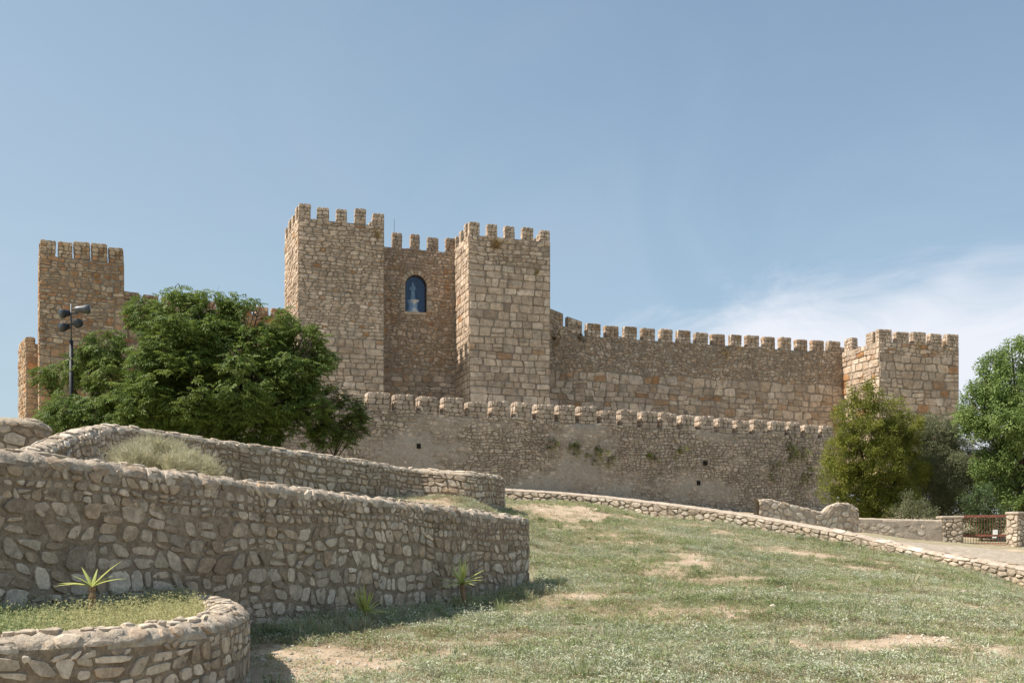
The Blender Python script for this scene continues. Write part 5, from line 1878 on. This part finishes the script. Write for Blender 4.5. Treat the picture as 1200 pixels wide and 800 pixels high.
def tuft_blades(seed, n, R, H, w_, mat, spread=0.5):
    rng = random.Random(seed)
    v, f = [], []
    for _ in range(n):
        a, r_ = rng.uniform(0, 6.28), R * rng.random()
        p = Vector((math.cos(a) * r_, math.sin(a) * r_, -0.01))
        b = rng.uniform(0, 6.28)
        s_ = Vector((math.cos(b), math.sin(b), 0)) * w_
        hh = H * rng.uniform(.5, 1.1)
        o1 = Vector((math.cos(a), math.sin(a), 0)) * hh * spread * rng.uniform(.2, 1)
        k = len(v)
        m_ = p + Vector((0, 0, hh * .6)) + o1 * .4
        v += [p - s_, p + s_, m_ + s_ * .8, m_ - s_ * .8, p + Vector((0, 0, hh)) + o1]
        f += [(k, k + 1, k + 2, k + 3), (k + 3, k + 2, k + 4)]
    return hidden('grass_tuft', v, f, M[mat])


SRC = [tuft_leafy(1, 26, 0.14, 0.10, 0.035, 0.018, 'sage'), tuft_leafy(2, 26, 0.16, 0.13, 0.035, 0.018, 'sage'), tuft_leafy(3, 24, 0.13, 0.09, 0.04, 0.02, 'green'), tuft_blades(4, 16, 0.09, 0.12, 0.006, 'green'),
       tuft_blades(5, 12, 0.1, 0.12, 0.005, 'straw', 0.8), tuft_leafy(6, 20, 0.12, 0.07, 0.03, 0.016, 'sage'), tuft_leafy(7, 18, 0.13, 0.08, 0.035, 0.012, 'brown_weed')]
rs = np.random.RandomState(5)
N = 460000
yy = 10.2 + (47.5 - 10.2) * rs.rand(N) ** 0.85
xx = (rs.rand(N) * 1.34 - 0.58) * yy * 1.02
sd, wd = side(xx, yy)
ok = (sd < -0.30) | ((np.abs(xx) < 4.2) & (yy > 25) & (yy < 47) & (wd > 0.5)) | ((sd > 0) & (xx < -0.2) & (xx > -6) & (yy > 24) & (yy < 38.5))
# not inside the planter, nor behind walls where nothing is seen
dmid = np.min(np.hypot(xx[:, None] - midc[None, ::2, 0], yy[:, None] - midc[None, ::2, 1]), axis=1)
ok &= ~((xx < -0.1) & (yy > 24) & (dmid < 0.35))
inpl = (xx < np.interp(yy, plc[:, 1][20:], plc[:, 0][20:])) & (yy < 15.4)
ok &= ~inpl
ok &= ~((yy < 9.0))
zz = ground(xx, yy)
ppx, ppy = 600 + F * xx / yy, 640 - F * (zz - E) / yy
ok &= (ppx > -60) & (ppx < 1520) & (ppy < 850) & (ppy > 560)
bb = bare(xx, yy)
ok &= rs.rand(N) > 0.12 + bb * 0.84
xx, yy, zz = xx[ok], yy[ok], zz[ok]
fr_m = fresh(xx, yy)
r1 = rs.rand(len(xx))
idx = np.where(r1 < 0.62 * (1 - fr_m) + 0.08, rs.choice([0, 1, 5], len(xx)), np.where(rs.rand(len(xx)) < 0.62, 2, 3))
idx = np.where((idx == 3) & (rs.rand(len(xx)) < 0.5), 5, idx)
idx = np.where(rs.rand(len(xx)) < 0.16, 4, idx)
brn = np.clip(vnoise(xx, yy, 1.1, 71) + 0.7 * vnoise(xx, yy, 3.4, 72) + 0.25 + 0.5 * bare(xx, yy), 0, 1)
idx = np.where(rs.rand(len(xx)) < 0.68 * brn, 6, idx)
scl = (0.4 + 0.9 * rs.rand(len(xx)) ** 1.7) * (0.72 + 0.5 * np.clip(vnoise(xx, yy, 3.0, 41) + 0.5, 0, 1))
rot = np.stack([rs.normal(0, .12, len(xx)), rs.normal(0, .12, len(xx)), rs.uniform(0, 6.28, len(xx))], 1)
o = scatter('grass', np.stack([xx, yy, zz], 1), rot, scl, idx, SRC)
print('tufts', len(xx))

# taller weeds at the foot of walls
TALL = [tuft_leafy(11, 60, 0.14, 0.34, 0.05, 0.028, 'green'), tuft_leafy(12, 60, 0.15, 0.3, 0.05, 0.024, 'sage'), tuft_blades(13, 30, 0.12, 0.32, 0.006, 'green', .5), tuft_blades(14, 24, 0.12, 0.3, 0.005, 'straw', .7)]
pts = []
for _ in range(620):
    q = rs.rand() ** 1.2
    Zq = 15.3 + 8.8 * q
    X0 = np.interp(Zq, [p_[1] for p_ in BIG], [p_[0] for p_ in BIG])
    x_, y_ = X0 + 0.25 + abs(rs.normal(0, .38)), Zq
    if False or x_ < np.interp(y_, plc[:, 1][20:], plc[:, 0][20:]) + .3 and y_ < 15.4:
        continue
    pts.append((x_, y_, gz(x_, y_) - 0.02))
for _ in range(7000):      # taller clumps all over the slope
    y_ = 12 + 32 * rs.rand()
    x_ = (rs.rand() * 1.1 - 0.45) * y_
    if side(np.array([x_]), np.array([y_]))[0][0] > -0.6 or (x_ < np.interp(y_, plc[:, 1][20:], plc[:, 0][20:]) + .3 and y_ < 15.4):
        continue
    if rs.rand() > 0.25 + 1.1 * float(vnoise(x_, y_, 1.7, 61)) + 0.3 * float(vnoise(x_, y_, 5.0, 62)) or rs.rand() < float(bare(np.array([x_]), np.array([y_]))[0]):
        continue
    pts.append((x_, y_, gz(x_, y_) - 0.03))
for _ in range(260):
    k = rs.randint(0, len(lc) - 1)
    x_, y_ = lc[k][0] + rs.normal(0, .3), lc[k][1] - 0.55 - abs(rs.normal(0, .4))
    pts.append((x_, y_, gz(x_, y_) - 0.02))
n_ = len(pts)
scatter('weeds', pts, np.stack([rs.normal(0, .1, n_), rs.normal(0, .1, n_), rs.uniform(0, 6.28, n_)], 1), rs.uniform(.35, 1.15, n_), rs.choice([0, 1, 1, 1, 2, 3, 3], n_), TALL)

# weeds in the planter
PLW = [tuft_leafy(21, 44, 0.08, 0.24, 0.026, 0.015, 'yellow'), tuft_leafy(22, 40, 0.07, 0.32, 0.024, 0.015, 'yellow'), tuft_leafy(23, 44, 0.08, 0.24, 0.034, 0.02, 'green'), tuft_leafy(24, 40, 0.08, 0.38, 0.036, 0.022, 'sage'), tuft_blades(25, 20, 0.07, 0.2, 0.003, 'straw', .8)]
pts, idx = [], []
for _ in range(5200):
    y_ = rs.uniform(8.2, 15.2)
    xr = np.interp(y_, plc[:, 1][20:], plc[:, 0][20:]) - 0.52
    xl = np.interp(y_, [8, 9.6, 12, 15.8], [-8.6, -7.3, -5.9, -3.9]) + 0.1
    if y_ < 8.85:
        xr = min(xr, -4.6 - (8.85 - y_) * 6)
    if xr <= xl:
        continue
    x_ = rs.uniform(xl, xr)
    d_ = np.min(np.hypot(plc[:, 0] - x_, plc[:, 1] - y_))
    if d_ < 0.5:
        continue
    pts.append((x_, y_, zP - 0.18))
    pxx = 600 + F * x_ / y_
    g_ = np.clip((110 - pxx) / 90 + 0.3 * noise.noise(Vector((x_ * 2, y_ * 2, 0))), 0, 1)
    back = (x_ - xl) < 0.7
    r_ = rs.rand()
    idx.append((3 if rs.rand() < .5 else 2) if (back and r_ < .3) else (2 if r_ < g_ * .75 else (4 if r_ > .88 else rs.choice([0, 1]))))
n_ = len(pts)
scatter('planter_weeds', pts, np.stack([rs.normal(0, .12, n_), rs.normal(0, .12, n_), rs.uniform(0, 6.28, n_)], 1), rs.uniform(.6, 1.25, n_), idx, PLW)

# tufts that grow out of the castle masonry
DRYT = [tuft_blades(31, 40, 0.12, 0.5, 0.012, 'straw', .9), tuft_leafy(32, 60, 0.3, 0.4, 0.11, 0.05, 'dry_bush')]
GRT = [tuft_leafy(33, 70, 0.35, 0.5, 0.14, 0.06, 'leaf_olive'), tuft_blades(34, 34, 0.2, 0.6, 0.012, 'leaf_twig', .9)]
M['dry_bush2'] = leaf_mat('dry_orange_tuft', (0.30, 0.20, 0.08), (0.42, 0.32, 0.15), 0.2)
for s_ in DRYT:
    s_.data.materials[0] = M['dry_bush2']


def wall_plant(name, label, spots, srcs, Sref, seed, cat_='plant'):
    """a plant rooted in masonry as one real mesh"""
    rng = random.Random(seed)
    vs, fs, mi, k = [], [], [], 0
    for (px, py, Z_, rx, ry, n_) in spots:
        for _ in range(n_):
            p_ = W(px + rng.gauss(0, rx), py + rng.gauss(0, ry), Z_)
            src = rng.randrange(len(srcs))
            me_ = srcs[src].data
            R_ = np.array(Euler((rng.uniform(0.7, 1.5), 0, rng.uniform(-.6, .6))).to_matrix())
            co = np.empty(len(me_.vertices) * 3, dtype=np.float32)
            me_.vertices.foreach_get('co', co)
            V = (co.reshape(-1, 3) * rng.uniform(.25, .6)) @ R_.T + np.array(p_)
            vs.append(V)
            for pl_ in me_.polygons:
                fs.append(tuple(i + k for i in pl_.vertices))
                mi.append(src)
            k += len(V)
    V = np.vstack(vs)
    c = V.mean(axis=0)
    me_ = new_mesh(name, V - c, fs)
    for s_ in srcs:
        me_.materials.append(s_.data.materials[0])
    me_.polygons.foreach_set('material_index', np.array(mi, dtype=np.int32))
    o_ = link(name, me_)
    o_.location = c
    return tag(o_, label, cat_)


def onplane(px, P0, a):
    """distance at which the sight line in column px meets the plan line through P0 with direction a"""
    t_ = (px - 600) / F
    dd_ = (math.cos(a), math.sin(a))
    u_ = (t_ * P0[1] - P0[0]) / (dd_[0] - t_ * dd_[1])
    return P0[1] + dd_[1] * u_ - 0.06


pl = lambda px: onplane(px, gA['FL'], A18)
pk = lambda px: onplane(px, k0, A27k)
pe = lambda px: onplane(px, e0, A18)
pd = lambda px: onplane(px, dP, A18)
wall_plant('dry_tuft', 'dry tuft under the rightmost battlement of the tallest tower', [(442, 275, pl(442), 2.5, 3, 14)], DRYT, None, 501)
wall_plant('dry_tuft', 'broad golden dry tuft under the battlements of the ashlar tower right of the niche', [(580, 287, pl(580), 5, 3.2, 34)], DRYT, None, 502)
wall_plant('dry_tuft', 'small dry tuft at the right edge of the ashlar tower', [(629, 319, pl(629), 2, 2, 8)], DRYT, None, 503)
wall_plant('dry_tuft', 'dry yellowish tuft high on the long curtain wall', [(849, 415, pe(849), 4, 2.5, 16), (860, 408, pe(860), 5, 1.5, 6)], DRYT, None, 504)
wall_plant('dry_tuft', 'rusty dry tuft under the battlements of the end tower', [(1075, 407, pd(1075), 4, 2.5, 14)], DRYT, None, 505)
wall_plant('dry_tuft', 'dry tuft by the right corner of the end tower', [(1105, 406, pd(1105), 3, 2, 10)], DRYT, None, 506)
wall_plant('dry_tuft', 'greenish brown growth where the curtain wall meets the ashlar tower', [(651, 396, pe(651), 3, 5, 18), (681, 398, pe(681), 2.5, 5, 14)], DRYT[:1] + GRT[1:], None, 507)
wall_plant('wall_plants', 'green plants rooted in the cracks of the lower outer wall', [(671, 524, pk(671), 8, 5, 34), (645, 522, pk(645), 6, 4, 12), (690, 534, pk(690), 14, 5, 26), (715, 541, pk(715), 5, 3, 10), (762, 535, pk(762), 6, 4, 14), (790, 527, pk(790), 10, 4, 18), (700, 528, pk(700), 6, 3, 10)], GRT, None, 508)
wall_plant('wall_plants', 'brownish creeper on the right end of the lower outer wall', [(925, 530, pk(925), 13, 10, 60), (905, 555, pk(905), 10, 9, 24), (940, 560, pk(940), 8, 12, 30)], [GRT[1], GRT[0]], None, 509)

# loose stones on the bare earth
st_src = []
for k in range(3):
    rng = random.Random(k)
    me_v, me_f = [], []
    mbs = MB()
    mbs.lathe([(0.4, 0), (0.55, .12), (0.45, .3), (0.2, .4)], (0, 0, -.1), 7, 1.0, 0.75)
    vv_ = [(x + rng.uniform(-.08, .08), y + rng.uniform(-.08, .08), z + rng.uniform(-.05, .05)) for x, y, z in mbs.v]
    st_src.append(hidden('pebble', vv_, mbs.f, plain_mat('pale_pebble', (0.5, 0.43, 0.35), 0.9, 0.25, 5)))
n_ = 45000
yq = rs.uniform(11, 45, n_)
xq = (rs.rand(n_) - .5) * yq * 1.1
s_, _ = side(xq, yq)
bq = bare(xq, yq)
okq = (s_ < -.3) & (rs.rand(n_) < bq * .6 + .03) & ~((xq < np.interp(yq, plc[:, 1][20:], plc[:, 0][20:]) + .2) & (yq < 15.4))
xq, yq = xq[okq], yq[okq]
n_ = len(xq)
scatter('pebbles', np.stack([xq, yq, ground(xq, yq)], 1), np.stack([rs.normal(0, .3, n_), rs.normal(0, .3, n_), rs.uniform(0, 6.28, n_)], 1), np.exp(rs.normal(-3.5, .5, n_)), rs.randint(0, 3, n_), st_src)
